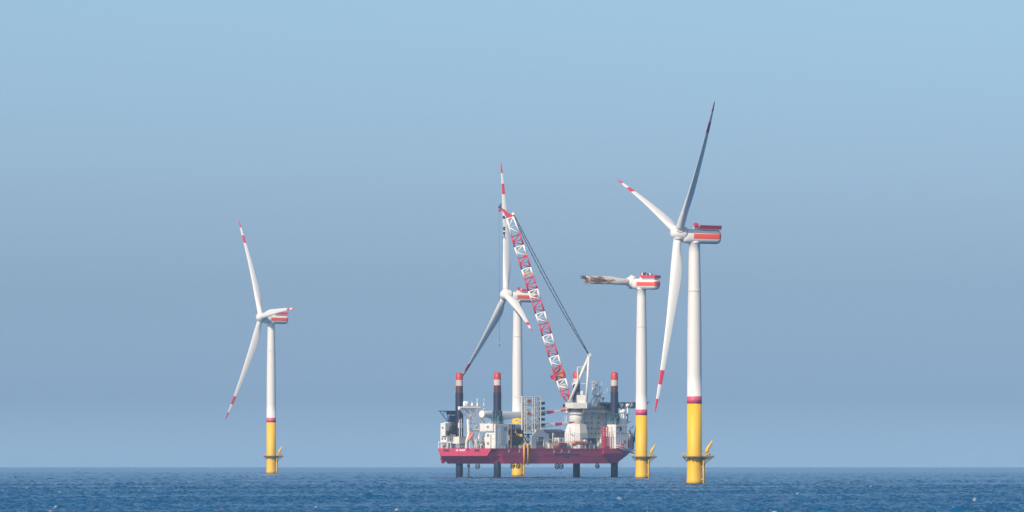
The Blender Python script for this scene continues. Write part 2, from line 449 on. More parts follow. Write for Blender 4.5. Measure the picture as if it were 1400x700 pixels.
def turbine(px, base_py, label, yaw, thetas, pitch=(0, 0, 0), k=1.0, hub_h=92.0, broken=False):
    # distance from the row of the waterline
    D = 2500.0
    for _ in range(60):
        y = EYE_Y + F * (CAM_H - sag(D)) / D
        D *= 1 + (y - base_py) * 0.01
    root = empty('wind_turbine', ((px - 700) / F * D, D, sag(D)))
    root.scale = (k, k, k)
    tag(root, label, 'wind turbine', 'offshore wind turbines')
    transition_piece(root)
    t = MB()
    t.lathe([(2.74, 29.6), (2.74, 32.2), (2.70, 32.21), (2.68, 40), (2.62, 55), (2.45, 68), (2.12, 85), (2.02, hub_h - 3.6), (2.3, hub_h - 3.4), (2.3, hub_h - 2.6)],
            n=36, mis=[1, 0, 0, 0, 0, 0, 0, 0, 0])
    for z in (32.25, 52, 71): t.lathe([(2.7 - (z - 32) * .003, z), (2.745 - (z - 32) * .004, z + .05), (2.745 - (z - 32) * .004, z + .2), (2.7 - (z - 32) * .003, z + .25)], n=36)
    t.build('tower', [M['turbine'], M['ring']], root)
    yawm = Matrix.Rotation(rad(yaw), 4, 'Z')
    base = Matrix.Translation((0, 0, hub_h - .45)) @ yawm @ Matrix.Rotation(rad(5.0), 4, 'Y')
    nbase = Matrix.Translation((0, 0, hub_h - .95)) @ yawm @ Matrix.Rotation(rad(1.0), 4, 'Y')
    # nacelle: round-sided body with a painted red band, axis along local x
    nb = MB(); n = 36; rings = []
    for x, r in ((-4.6, 2.2), (-3.2, 2.62), (-.95, 2.65), (3, 2.65), (8.3, 2.63), (9.0, 2.52), (9.45, 2.25), (9.72, 1.9), (9.85, 1.55), (9.92, 1.2), (9.96, .85), (9.98, .4), (9.98, .02)):
        ring = []
        for i in range(n):
            a = 2 * math.pi * i / n
            yy, zz = math.cos(a), math.sin(a)
            p = 2.5; q = (abs(yy) ** p + abs(zz) ** p) ** (-1 / p)
            ring.append((x, r * yy * q, r * zz * q))
        rings.append(ring)
    def band(kk, i):
        a = 2 * math.pi * (i + .5) / n
        z = rings[kk + 1 if kk > 3 else 2][i][2] * .5 + rings[kk + 1 if kk > 3 else 2][(i + 1) % n][2] * .5
        return 1 if kk >= 2 and -.85 < z < 1.0 else 0
    nb.rings(rings, band)
    nac = nb.build('nacelle', [M['turbine'], M['torange']], root, nbase)
    # helicopter winching deck with solid red railing
    hp = MB(); zb = 2.66
    hp.span((1.5, -2.3, zb - .12), (9.7, 2.3, zb + .05))
    hd = hp.build('hoist_deck', M['turbine'], nac)
    rl = MB()
    for sy in (-2.3, 2.3):
        for i in range(7):
            x0 = 1.6 + i * 1.16; rl.span((x0, sy - .04, zb + .12), (x0 + 1.08, sy + .04, zb + 1.45))
            rl.tube((x0 - .03, sy, zb), (x0 - .03, sy, zb + 1.52), .05, n=5)
    for i in range(4): rl.span((9.66, -2.26 + i * 1.14, zb + .12), (9.74, -2.26 + i * 1.14 + 1.06, zb + 1.45))
    rl.build('railing', M['tred'], nac)
    ms = MB()                                         # cooler and light mast ahead of the deck
    ms.prism([(-.3, -.9), (1.1, -.9), (1.1, .9), (-.3, .9)], 2.55, 3.5, 0)
    ms.rings([[(0, -1, 3.3), (1.6, -1, 3.3), (1.0, -1, 4.9), (-.1, -1, 5.0)], [(0, 1, 3.3), (1.6, 1, 3.3), (1.0, 1, 4.9), (-.1, 1, 5.0)]], 1, False)
    ms.tube((1.5, -1.6, 2.6), (1.5, -1.6, 4.7), .07, mi=0); ms.tube((1.0, -1.1, 3.2), (1.9, -1.1, 4.4), .16, mi=0)
    ms.build('cooler', [M['turbine'], M['tred']], nac)
    # hub: rounded nose with three root stubs
    hb = MB(); n = 28
    hb.rings([[(x, r * math.cos(2 * math.pi * i / n), r * math.sin(2 * math.pi * i / n)) for i in range(n)]
              for x, r in ((-9.25, .35), (-9.1, 1.1), (-8.7, 1.75), (-7.9, 2.25), (-6.8, 2.6), (-5.2, 2.75), (-4.3, 2.72), (-3.42, 2.6))])
    for k3 in range(3):
        th = rad(thetas[0] + 120 * k3); d = Vector((0, -math.sin(th), math.cos(th))); c0 = Vector((-6.3, 0, 0))
        hb.tube(c0 + d * 1.0, c0 + d * 2.75, 1.9, 1.72, n=24)
        if broken and k3 > 0: hb.tube(c0 + d * 2.7, c0 + d * 2.8, 1.35, n=20, mi=1)
    hb.build('hub', [M['turbine'], M['dark']], root, base)
    for i, th in enumerate(thetas):
        mw = base @ Matrix.Translation((-6.3, 0, 0)) @ Matrix.Rotation(rad(th), 4, 'X') @ Matrix.Rotation(rad(-3.0), 4, 'Y') @ Matrix.Rotation(rad(pitch[i]), 4, 'Z')
        if broken:
            if i: continue
            bb = broken_blade(); o = bb.build('blade', [M['burnt'], M['blade'], M['rust']], root, mw @ Matrix.Rotation(rad(116), 4, 'Z'))
            o['label'] = 'scorched blade stump torn off short, with a split ragged end'
        elif i == 0 and 'blade0' in CACHE: o = link_blade(root, mw)
        else: o = link_blade(root, mw)
    if broken:
        x = MB(); r2 = random.Random(5)
        for i in range(7):
            xx = 1.3 + i * .8; x.span((xx, -1.9 + .5 * r2.random(), zb + .06), (xx + .4 + .3 * r2.random(), -.8, zb + 1.5 + 1.3 * r2.random()), 0 if i % 3 else 1)
        for i in range(5): x.tube((6 + i * .5, -1.5, zb), (6.2 + i * .5, -1.4, zb + 1.6 + r2.random()), .12, mi=0)
        x.build_each('exposed_machinery', [M['dark'], M['turbine']], nac)
    return root, D
CACHE = {}
def link_blade(root, mw):
    if 'blade0' not in CACHE:
        o = BLADE_ME.build('blade', [M['blade'], M['tred']], root, mw); CACHE['blade0'] = o.data
    else:
        o = bpy.data.objects.new('blade', CACHE['blade0']); C.collection.objects.link(o); o.parent = root; o.matrix_local = mw
    return o
def broken_blade():
    b = MB(); r3 = random.Random(11); n = 20
    sec = [s for s in SECT if s[0] <= 32] ; rings = []
    rr = [2.3, 4, 6.5, 9.5, 13, 16, 19, 22, 25, 28, 30.5, 32.5]
    for r in rr:
        for (a, b2) in zip(SECT, SECT[1:]):
            if a[0] <= r <= b2[0]:
                f = (r - a[0]) / (b2[0] - a[0]); s = [x + (y - x) * f for x, y in zip(a, b2)]; break
        if r > 13: s[1] = 4.45 - (r - 13) * .028
        f = max(0, (r - 6) / 61.5)
        ring = blade_ring(r, max(s[1], 0), s[2], s[3], rad(10) * (1 - f) ** 2, 2.6 * f * f, n)
        if r > 15:
            ring = [(x + .05 * r3.uniform(-1, 1), y + .08 * r3.uniform(-1, 1), z) for x, y, z in ring]
        rings.append(ring)
    b.rings(rings[:-1], 0)
    # split end: two ragged shells, the upper one longer
    last = rings[-2]
    for i in range(n):
        a, c = last[i], last[(i + 1) % n]
        x = (a[0] + c[0]) / 2
        ln = 2.6 + r3.uniform(-.5, .6) if x < -0.55 else (2.6 + r3.uniform(-1.2, 1.6) if x > 1.1 else r3.uniform(.1, .9))
        spread = -.10 if x < 0 else .30
        b.add([a, c, (c[0] + spread * .6, c[1] * .6, c[2] + ln * r3.uniform(.75, 1)), (a[0] + spread, a[1] * .5, a[2] + ln)], [(0, 1, 2, 3)], 0 if x < 0 else 2)
    for i in range(16):
        p = Vector((r3.uniform(-.4, 1.7), r3.uniform(-.3, .3), 29.5)); b.tube(p, p + Vector((r3.uniform(-.3, .6), r3.uniform(-.4, .4), r3.uniform(1, 3.6))), .08, .03, n=4, mi=2)
    for i in range(9):      # hanging laminate along the lower edge
        p = Vector((r3.uniform(.3, 2.0), -.35, r3.uniform(17, 28))); b.tube(p, p + Vector((r3.uniform(.2, .5), -.1, r3.uniform(.5, 1.6))), .14, .04, n=4, mi=2)
    b.lathe([(1.5, 2.2), (1.74, 2.25), (1.74, 2.75), (1.5, 2.8)], n=20, mis=1)
    return b

turbine(949.4, 662, 'nearest and largest white turbine on a yellow foundation, one blade hanging straight down', 16, (46, -70.5, 172), (33, -16, 0))
turbine(877.0, 654, 'damaged turbine with a single burnt blade stump and a red rail on its nacelle', -40, (90, 210, 330), broken=True)
turbine(707.5, 651.2, 'turbine standing behind the red jack-up vessel, its top blade crossed by the crane jib', 18.5, (-6, 107, -133), (0, 15, 0), k=1.025)
turbine(370.8, 647.4, 'smallest turbine standing alone far from the jack-up vessel in open water', 22, (-32, 85, 206), (0, 75, 22), k=1.065, hub_h=90.3)

# ------------------------------------------------------------------ the jack-up vessel
ALPHA = rad(50); CA, SA = math.cos(ALPHA), math.sin(ALPHA)
SHIP_D = 3225.0
SX0 = (672 - 700) / F * SHIP_D; SZ0 = sag(SHIP_D)
ship = empty('jack_up_vessel', (SX0, SHIP_D, SZ0), ALPHA)
tag(ship, 'red hulled jack-up installation vessel with white superstructure lifted on four dark legs', 'jack-up vessel')
def U(px, wv):                       # ship-length coordinate seen at column px on the plane w = wv
    k = (px - 700) / F
    # X = SX0 + u CA - w SA ; Y = D + u SA + w CA ; X = k Y
    return (k * (SHIP_D + wv * CA) - SX0 + wv * SA) / (CA - k * SA)
def W(px, u):
    k = (px - 700) / F
    return (SX0 + u * CA - k * (SHIP_D + u * SA)) / (SA + k * CA)
def Z(py, u=40, wv=10):
    Y = SHIP_D + u * SA + wv * CA
    return CAM_H - (py - EYE_Y) / F * Y - SZ0
LEN, BEAM = 128.0, 33.6
ZD, ZK, ZB = Z(613, 0, 10), Z(623.3, 0, 10), Z(634, 0, 10)
mid = BEAM / 2
def outline(lev):
    if lev == 0: P = [(0, 0), (6, 0), (30, 0), (60, 0), (86, 0), (96, .3), (107, 4), (118, 10), (125, 14.2), (128, mid)]
    elif lev == 1: P = [(.3, 3.0), (7, 0), (30, 0), (60, 0), (86, 0), (95, .8), (104, 5), (113, 10), (119, 14.2), (121, mid)]
    else: P = [(5.5, 3.4), (10, 0.15), (30, .1), (60, .1), (88, .3), (94, 2.0), (99, 5.5), (106, 10), (110, 14.2), (112, mid)]
    Q = [(u, BEAM - v) for u, v in P[:-1]][::-1]
    if lev == 1: Q[-1] = (.3, BEAM - 1.2)
    if lev == 2: Q[-1] = (5.5, BEAM - 1.6)
    return P + Q
h = MB()
oo = [outline(2), outline(1), outline(0)]
h.rings([[(u, v, z) for u, v in o] for o, z in zip(oo, (ZB, ZK, ZD))], 0, False)
hull = fix(h.build('hull', M['hull'], ship))
# sponson under the forward starboard jacking house
sp_ = MB()
u0, u1 = U(824, -1.2), U(846, -1.2)
sp_.rings([[(u0, -1.6, ZD - .02), (u1 + 4, -1.6, ZD - .02), (u1 + 7, 1.6, ZD - .02), (u0 + 2.0, .6, ZD - .02)],
           [(u0 + .6, -1.6, Z(620, u0, 0)), (u1 + 3, -1.6, Z(620, u0, 0)), (u1 + 6, 1.6, Z(620, u0, 0)), (u0 + 2, .6, Z(620, u0, 0))],
           [(u0 + 9, .1, ZB + .3), (u1 + 1, .1, ZB + .3), (u1 + 2, 2.6, ZB + .3), (u0 + 10, .8, ZB + .3)]], 0, False)
fix(sp_.build('sponson', M['hull'], hull))
# rubbing strips and seams on the side shell
rs = MB()
rs.span((8, -.10, Z(623.2)), (84, -.01, Z(622.6)))
rs.span((2, -.14, ZD - .5), (86, -.01, ZD - .1))
rs.build('rubbing_strip', M['hull'], hull)
sd = MB(); r4 = random.Random(4)
for a, c, zz in ((758, 792, 621.4), (744, 752, 622.5), (772, 778, 624.5)):
    sd.span((U(a, 0), -.05, Z(zz + 1)), (U(c, 0), -.012, Z(zz - .6)))
sd.build_each('side_scuff', M['legmaroon'], hull)
# white draught marks
for px, py in ((695.5, 616), (710, 616), (757.3, 616.5), (767.6, 616), (777.7, 616.5)):
    q = MB(); u = U(px, 0); z = Z(py)
    q.span((u - .35, -.16, z - .9), (u + .35, -.145, z + .5)); q.span((u - .75, -.16, z - .9), (u + .1, -.145, z - .3))
    q.build('draught_mark', M['paint'], hull)
# name on the stern: short white strokes
tx = MB()
zt = Z(615.7, 0, 22)
def stroke(pxa, pxb, hgt, dz=0.0):
    wa, wb = W(pxa, 0), W(pxb, 0); tx.span((-.05, min(wa, wb), zt - hgt / 2 + dz), (-.02, max(wa, wb), zt + hgt / 2 + dz))
for a, b_, hh, dz in ((623.6, 624.2, .9, 0), (624.4, 624.7, .5, .1), (624.9, 625.5, .9, 0), (625.7, 626.3, .75, 0), (628.0, 628.5, .75, 0), (628.7, 629.5, .45, .15), (629.7, 630.2, .9, 0),
                   (630.5, 631.0, .9, -.1), (631.2, 631.8, .5, .1), (632, 632.4, .85, 0), (632.6, 633.2, .4, .15), (633.4, 633.9, .8, 0), (634.1, 634.5, .85, .1), (634.7, 635.2, .5, .2), (635.3, 635.9, 1.0, .05)):
    stroke(a, b_, hh, dz)
tx.build('lettering', M['paint'], hull)
# stern fairleads: flat dark plates, the openings' shade put into their colour
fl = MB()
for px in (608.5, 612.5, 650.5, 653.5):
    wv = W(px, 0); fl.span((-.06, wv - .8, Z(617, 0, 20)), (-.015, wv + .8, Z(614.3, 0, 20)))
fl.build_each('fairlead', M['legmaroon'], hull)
dk = MB(); dk.prism([(u * .985 + .5, mid + (v - mid) * .97) for u, v in outline(0)], ZD + .004, ZD + .03)
dk.build('main_deck', M['deckgreen'], hull)
# forecastle bulwark
bw = MB(); ol = [p for p in outline(0) if p[0] > 100]
ol = [(108, BEAM - 4.0), (118, BEAM - 10), (125, BEAM - 14.2), (128, mid), (125, 14.2), (118, 10), (112, 7)]
zt2 = Z(602.3, 118, 18)
for a, b_ in zip(ol, ol[1:]):
    ai = (a[0] - .9, mid + (a[1] - mid) * .97); bi = (b_[0] - .9, mid + (b_[1] - mid) * .97)
    bw.rings([[(*a, ZD), (*b_, ZD), (*bi, ZD), (*ai, ZD)], [(*a, zt2), (*b_, zt2), (*bi, zt2), (*ai, zt2)]], 0, False)
bulwark = fix(bw.build('bulwark', M['hull'], ship))
rb = MB()
for a, b_ in zip(ol, ol[1:]):
    for k in range(5):
        f = k / 5; x, y = a[0] + (b_[0] - a[0]) * f - .5, a[1] + (b_[1] - a[1]) * f
        rb.tube((x, y, zt2), (x, y, zt2 + 3.6), .09, n=5)
    rb.tube((a[0] - .5, a[1], zt2 + 3.6), (b_[0] - .5, b_[1], zt2 + 3.6), .16, n=5)
    rb.tube((a[0] - .5, a[1], zt2 + 1.8), (b_[0] - .5, b_[1], zt2 + 1.8), .06, n=5)
rb.build('railing', M['white'], bulwark)
# sloping white gangway tube down the bow shoulder
gw = MB(); ga = (U(843, -2), -2.0, Z(611.8, 95, -2)); gb = (U(867, .5), .5, Z(619.8, 108, 0))
for dz in (0, 1.25):
    for dw in (-.7, .7): gw.tube((ga[0], ga[1] + dw, ga[2] + dz), (gb[0], gb[1] + dw, gb[2] + dz), .17, n=6)
for k in range(17):
    f = k / 16; c = [ga[i] + (gb[i] - ga[i]) * f for i in range(3)]
    for dw in (-.7, .7): gw.tube((c[0], c[1] + dw, c[2]), (c[0], c[1] + dw, c[2] + 1.25), .08, n=4)
gw.rings([[(ga[0], ga[1] - .6, ga[2] - .1), (ga[0], ga[1] + .6, ga[2] - .1), (ga[0], ga[1] + .6, ga[2] + .1), (ga[0], ga[1] - .6, ga[2] + .1)],
          [(gb[0], gb[1] - .6, gb[2] - .1), (gb[0], gb[1] + .6, gb[2] - .1), (gb[0], gb[1] + .6, gb[2] + .1), (gb[0], gb[1] - .6, gb[2] + .1)]], 0, False)
gw.tube(gb, (gb[0] + 1.5, gb[1] - .5, gb[2] + 1.2), .3)
gw.build('gangway', M['white'], ship)

# --- legs
LEGS = {}
def leg(px, wv, top_py, idx, bands):
    u = U(px, wv); ztop = Z(top_py, u, wv); r = 1.72
    zz = [-8, ZB] + [Z(y, u, wv) for y in bands] + [ztop - .35, ztop]
    rr = [r] * (len(zz) - 1) + [r * .86]
    m = MB()
    mis = [0, 0] + [3, 2, 1] + [1]
    m.lathe(list(zip(rr, zz)), (u, wv), 24, mis[:len(zz) - 1])
    m.lathe([(r * .55, ztop), (r * .55, ztop + .25), (.3, ztop + .3)], (u, wv), 12, 1)
    for a in range(6):
        t = a * 1.047; m.tube((u + math.cos(t) * r * .8, wv + math.sin(t) * r * .8, ztop - .1), (u + math.cos(t) * r * .8, wv + math.sin(t) * r * .8, ztop + .5), .07, n=4, mi=1)
    for sgn in (-1, 1):     # jacking rack along the leg
        for dx in (-1, 1):
            t = rad(45) * sgn + (0 if dx > 0 else math.pi)
            m.box((u + math.cos(t) * (r + .05), wv + math.sin(t) * (r + .05), (ZB + zz[2]) / 2), (.22, .22, zz[2] - ZB), t, 0)
    LEGS[idx] = (u, wv, r)
    return m.build('leg', [M['navy'], M['legred'], M['legwhite'], M['legmaroon']], ship)
leg(680, 3.0, 510, 'ss', (536.5, 526.8, 519))
leg(628, 27.0, 510.5, 'sp', (537, 527.5, 519.5))
leg(840, 3.0, 509.5, 'bs', (536, 527.5, 519.5))
leg(788.2, 27.0, 509, 'bp', (533, 525, 517.5))

def rail(m, pts, z, hgt=1.2, r=.05, step=2.5, mi=0):
    for a, b_ in zip(pts, pts[1:]):
        d = math.hypot(b_[0] - a[0], b_[1] - a[1]); k = max(1, int(d / step))
        for i in range(k + 1):
            f = i / k; x, y = a[0] + (b_[0] - a[0]) * f, a[1] + (b_[1] - a[1]) * f
            m.tube((x, y, z), (x, y, z + hgt), r, n=4, mi=mi)
        for q in (.5, 1.0): m.tube((a[0], a[1], z + hgt * q), (b_[0], b_[1], z + hgt * q), r, n=4, mi=mi)
def box_rail(m, x0, x1, y0, y1, z, **k): rail(m, [(x0, y0), (x1, y0), (x1, y1), (x0, y1), (x0, y0)], z, **k)

def jack_frame(idx, z0, z1, parent):
    u, v, r = LEGS[idx]; m = MB(); a = 2.15
    for i in range(6):
        for s in range(3):
            t = i * 1.047 + .3
            p = (u + a * math.cos(t), v + a * math.sin(t)); q = (u + a * math.cos(t + 1.047), v + a * math.sin(t + 1.047))
            za, zb_ = z0 + (z1 - z0) * s / 3, z0 + (z1 - z0) * (s + 1) / 3
            m.bar((*p, za), (*p, zb_), .34); m.bar((*p, za), (*q, zb_), .2); m.bar((*p, zb_), (*q, zb_), .3)
    for k in range(4):
        t = k * 1.57 + .8; m.box((u + 2.4 * math.cos(t), v + 2.4 * math.sin(t), z0 + (z1 - z0) * .3), (1.1, 1.1, (z1 - z0) * .6), t)
    m.build('jacking_frame', M['teal'], parent)

# starboard stern jacking house
ZD2 = ZD + .02
def panel_lines(m, u0, u1, wv, z0, z1, n, mi=1):
    for i in range(n + 1):
        u = u0 + (u1 - u0) * i / n; m.span((u - .09, wv - .09, z0), (u + .09, wv - .005, z1), mi)
j = MB()
u0, u1 = U(677.2, 0.2), U(695, 0.2); z1 = Z(579.5, u0, 0)
j.span((u0, .2, ZD2), (u1, 6.2, z1))
panel_lines(j, u0 + .2, u1 - .2, .2, ZD2 + .2, z1 - .3, 4, 1)
j.span((u0 + .2, .1, z1 - 1.3), (u1 - .2, .195, z1 - 1.1), 1)
j.span((u0 + 3.4, .02, Z(607)), (u0 + 6.0, .16, Z(582.5)), 1)      # cable tray
for py in (590.5, 600.5): j.span((u0 - .10, .4, Z(py)), (u0 - .005, 6.0, Z(py - .7)), 1)
j.span((u0 - 1.0, 1.5, ZD2 + 8.5), (u0 - .003, 6.8, z1 - .2)); j.span((u0 - .8, 2.6, ZD2), (u0 - .003, 6.0, ZD2 + 6.8))
j.span((u0 - .9, .9, Z(590)), (u0 + 6, 9.0, z1 + .15))
box_rail(j, u0, u1, .4, 6.0, z1 + .15, hgt=1.1)
jh = j.build('jacking_house', [M['white'], M['palegrey']], ship)
jack_frame('ss', z1 + .1, Z(562, 9, 3), jh)
# port stern jacking house: open frame and boxes around the leg
j = MB(); u, v, r = LEGS['sp']; zt3 = Z(578, u, v)
j.span((u - 3.2, v - 2.6, ZD2), (u + 4.2, v + 3.0, Z(597, u, v)))
for du in (-3, -1.6, 2.6, 4):
    for dv in (-2.6, 2.8): j.bar((u + du, v + dv, Z(597, u, v)), (u + du, v + dv, Z(571 + 3 * abs(du) * .3, u, v)), .34)
j.span((u - 3.2, v - 2.6, zt3 - 2.4), (u - .2, v - 1.9, zt3)); j.span((u + 2, v - 2.6, zt3 - 5), (u + 4.2, v - 2.2, zt3 - .5), 1)
jh2 = j.build('jacking_house', [M['white'], M['palegrey']], ship)
# starboard bow jacking house with the emblem
j = MB(); u0, u1 = U(842, .2), U(858, .2); z1 = Z(580.3, u0, 0)
j.span((u0, .2, ZD2), (u1, 5.6, z1))
panel_lines(j, u0 + .2, u1 - .2, .2, ZD2 + .2, z1 - .3, 5, 1)
j.span((u0 + .2, .1, z1 - 1.0), (u1 - .2, .195, z1 - .8), 1)
for py in (590, 597.5, 604): j.span((u0 - .12, .6, Z(py)), (u0 - .005, 5.4, Z(py - .6)), 1)
j.span((u0 - 1.1, 1.2, ZD2), (u0 - .003, 4.6, Z(597, u0, 0))); j.span((u0 - .7, 2.4, Z(597, u0, 0)), (u0 - .003, 7.5, Z(583, u0, 0)))
box_rail(j, u0, u1, .4, 5.4, z1, hgt=1.2)
j.span((u0 + 5, 3, z1), (u0 + 8, 5, z1 + 1.6))
jh3 = j.build('jacking_house', [M['white'], M['palegrey']], ship)
jack_frame('bs', z1 + .1, Z(566, 95, 3), jh3)
em = MB(); ue, ze = U(847.0, 0), Z(586.3, 96, 0)
n = 28; ring = []
for i in range(n):      # ring swelling to the right with a gap at its foot
    t = -1.9 + 5.3 * i / (n - 1); th = .28 + .36 * max(0, math.cos(t - .1)) ** .8
    ring.append((t, th))
for (t, a), (t2, b_) in zip(ring, ring[1:]):
    P = lambda t, r: (ue + r * math.cos(t) * 2.0, -.01, ze + r * math.sin(t) * 1.2)
    em.add([P(t, 1), P(t2, 1), P(t2, 1 - b_), P(t, 1 - a)], [(0, 1, 2, 3)])
em.add([(ue - .2, -.01, ze - .3), (ue + .7, -.01, ze - .2), (ue + .5, -.01, ze + .5), (ue + .1, -.01, ze + .3)], [(0, 1, 2, 3)])
for v_ in list(range(len(em.v))): em.v[v_] = (em.v[v_][0], .085 - .0, em.v[v_][2])
ex = MB(); ex.v = em.v; ex.f = em.f; ex.m = em.m; ex.sm = em.sm
eo = ex.build('emblem', M['ink'], jh3); sol = eo.modifiers.new('thickness', 'SOLIDIFY'); sol.thickness = .03
et = MB(); r6 = random.Random(2)
uu = U(842.8, 0)
for k in range(11):
    if k == 4: uu += .35; continue
    wd = .55; zz = Z(592.3, 96, 0)
    et.span((uu, .05, zz - .28), (uu + .16, .09, zz + .28)); et.span((uu, .05, zz + (.1 if k % 2 else -.28)), (uu + wd * .8, .09, zz + (.28 if k % 2 else -.1)))
    uu += wd + .19
et.build('lettering', M['ink'], jh3)

# --- accommodation block with bridge, windows, mast and helideck
wa = 25.2
ua0, ua1 = U(799, wa), U(837, wa)
zb_top = Z(563, 105, wa)
a = MB()
a.span((ua0, wa, ZD2), (ua1, BEAM - .6, zb_top))
zba, zbb = Z(563, 105, wa), Z(556, 105, wa)
for py in (571, 579, 587, 595.5, 604): a.span((ua0 + .05, wa - .06, Z(py, 105, wa)), (ua1 - .05, wa - .004, Z(py - .35, 105, wa)), 1)
a.span((ua1 - 9.5, wa - 1.4, ZD2), (ua1 - 6, wa - .003, Z(575, 105, wa)))        # stair casings catching the light
a.span((ua0 + 7.2, wa - .9, Z(586, 105, wa)), (ua0 + 8.6, wa - .003, zb_top)); a.span((ua0 + 13.5, wa - 1.2, Z(574, 105, wa)), (ua0 + 15, wa - .003, zb_top))
a.span((ua0 + 1.4, wa - 1.0, Z(574, 105, wa)), (ua0 + 2.6, wa - .003, zb_top))
for px in (806, 816.5, 829): a.span((U(px, wa) - .5, wa - 2.2, ZD2), (U(px, wa) + 1.6, wa - .003, ZD2 + 2.6))
acc = a.build('accommodation', [M['white'], M['palegrey']], ship)
for ri, py in enumerate((571.0, 578.2, 585.6, 592.8, 600.5)):
    for px in (800.8, 803.8, 809, 814.3, 818.4):
        if (ri == 0 and px < 802) or (ri == 4 and px < 816) or (ri == 3 and px < 802): continue
        u = U(px, wa - .03); z = Z(py, 105, wa)
        q = MB(); q.span((u - .42, wa - .05, z - .40), (u + .42, wa - .012, z + .40)); q.build('window', M['glass'], acc)
b = MB(); ub0, ub1 = U(796.5, wa - 1.5), U(837, wa - 1.5)
b.span((ub0, wa - 1.5, zba), (ub1, BEAM + .4, zbb))
b.span((ub0 - .5, wa - 2.2, zbb), (ub1 + .5, BEAM + .6, zbb + .3))
b.span((ub0 - .8, wa - 2.6, zba - .35), (ub1 + .5, BEAM + .6, zba))
rail(b, [(ub0 - .8, BEAM), (ub0 - .8, wa - 2.6), (ub1, wa - 2.6)], zba - .0, hgt=1.0, r=.05, step=1.8)
box_rail(b, ub0, ub1, wa - 2, BEAM, zbb + .3, hgt=1.1)
for k in range(9): b.span((ub0 + 3 + k * 5.5, wa + 1, zbb + .3), (ub0 + 4.5 + k * 5.5, wa + 3, zbb + 1.2 + (k * 7 % 5) * .35))
bridge = max(b.build_each('bridge', M['white'], ship), key=lambda o: len(o.data.vertices))
nw = 17
for k in range(nw):
    f0 = ub0 + .8 + (ub1 - ub0 - 1.6) * k / nw; q = MB()
    q.span((f0 + .2, wa - 1.56, zba + .75), (f0 + (ub1 - ub0 - 1.6) / nw - .45, wa - 1.51, zba + 1.7)); q.build('window', M['glass'], bridge)
for k in range(4):
    v = wa - .6 + k * 2.1; q = MB(); q.span((ub0 - .06, v, zba + .75), (ub0 - .01, v + 1.5, zba + 1.7)); q.build('window', M['glass'], bridge)
# radar mast
m = MB(); um, vm = U(816.4, 28.5), 28.5; z0 = zbb + .3; zc = Z(540, um, vm); zt4 = Z(522.5, um, vm)
for sx, sy in ((-3.6, -2), (3.6, -2), (3.6, 2), (-3.6, 2)): m.bar((um + sx * 1.25, vm + sy, z0), (um + sx * .3, vm + sy * .3, zc), .5)
m.lathe([(2.3, z0), (1.5, (z0 + zc) / 2), (1.05, zc)], (um, vm), 16)
m.lathe([(1.0, zc - .4), (2.4, zc), (2.4, zc + .3), (.4, zc + .3)], (um, vm), 16); rail(m, [(um + 2.3 * math.cos(t), vm + 2.3 * math.sin(t)) for t in [.785 * i for i in range(9)]], zc + .3, hgt=1.1, step=1.2)
for sx in (-2.4, -.6, .6): m.bar((um + sx - .6, vm, zc), (um + sx - .6, vm, zt4 - 1), .36)
for k in range(4):
    z = zc + (zt4 - zc) * (.3 + .22 * k); m.span((um - 3.6, vm - .7, z), (um + .9, vm + .7, z + .25)); box_rail(m, um - 3.5, um + .8, vm - .6, vm + .6, z, hgt=.8, step=1.2)
m.ball((um - 1.6, vm, zt4 - .6), .95); m.ball((um - 3, vm, zt4 - 3.4), .7); m.ball((um + 1.9, vm, zc + 3.8), .55)
m.tube((um + 1.9, vm, zc), (um + 1.9, vm, zc + 3.5), .16); m.tube((um + 3.4, vm, zc), (um + 3.4, vm, zc + 6.4), .1)
m.tube((um + 3.3, vm, zc + .8), (um + 10.5, vm - 1, zc + 2.0), .13); m.tube((um + 7, vm - .6, zc), (um + 7, vm - .6, zc + 3.4), .1)
mast = m.build('radar_mast', M['white'], ship)
fg = MB(); fu = U(825.5, 28); fz = Z(544.5, fu, 28)
fg.rings([[(fu - .9, 28, fz - .5), (fu + .7, 28.2, fz - .7), (fu + .8, 28.2, fz + .4), (fu - .8, 28, fz + .6)], [(fu - .9, 28.06, fz - .5), (fu + .7, 28.26, fz - .7), (fu + .8, 28.26, fz + .4), (fu - .8, 28.06, fz + .6)]], 0, False)
fg.build('flag', M['tred'], mast)
# helideck: dark deck on a lattice above the bow
hd = MB(); uh0, uh1 = U(803, 28), U(861.5, 12); zh = Z(550, 115, 15); zl = Z(557.5, 115, 15)
cx_, cy_ = 121.0, 17.5; R8 = 12.5
poly = [(cx_ + R8 * math.cos(rad(22.5 + 45 * i)), cy_ + R8 * math.sin(rad(22.5 + 45 * i))) for i in range(8)]
hd.prism(poly, zh - .5, zh)
for i in range(8):
    p, q = poly[i], poly[(i + 1) % 8]
    for k in range(3):
        f, g = k / 3, (k + 1) / 3
        A_ = (p[0] + (q[0] - p[0]) * f, p[1] + (q[1] - p[1]) * f); B_ = (p[0] + (q[0] - p[0]) * g, p[1] + (q[1] - p[1]) * g)
        s_ = .62; a2 = (cx_ + (A_[0] - cx_) * s_, cy_ + (A_[1] - cy_) * s_); b2 = (cx_ + (B_[0] - cx_) * s_, cy_ + (B_[1] - cy_) * s_)
        hd.bar((*A_, zh - .4), (*a2, zl), .34); hd.bar((*a2, zl), (*b2, zl), .36); hd.bar((*B_, zh - .4), (*a2, zl), .26)
        hd.bar((*A_, zh), (A_[0] * 1.0 + (A_[0] - cx_) * .08, A_[1] + (A_[1] - cy_) * .08, zh + .3), .14)
for k in range(5):
    hd.bar((cx_ - 7 + 3.5 * k, cy_ - 7.5, zl), (cx_ - 7 + 3.5 * k, cy_ + 7.5, zl), .3)
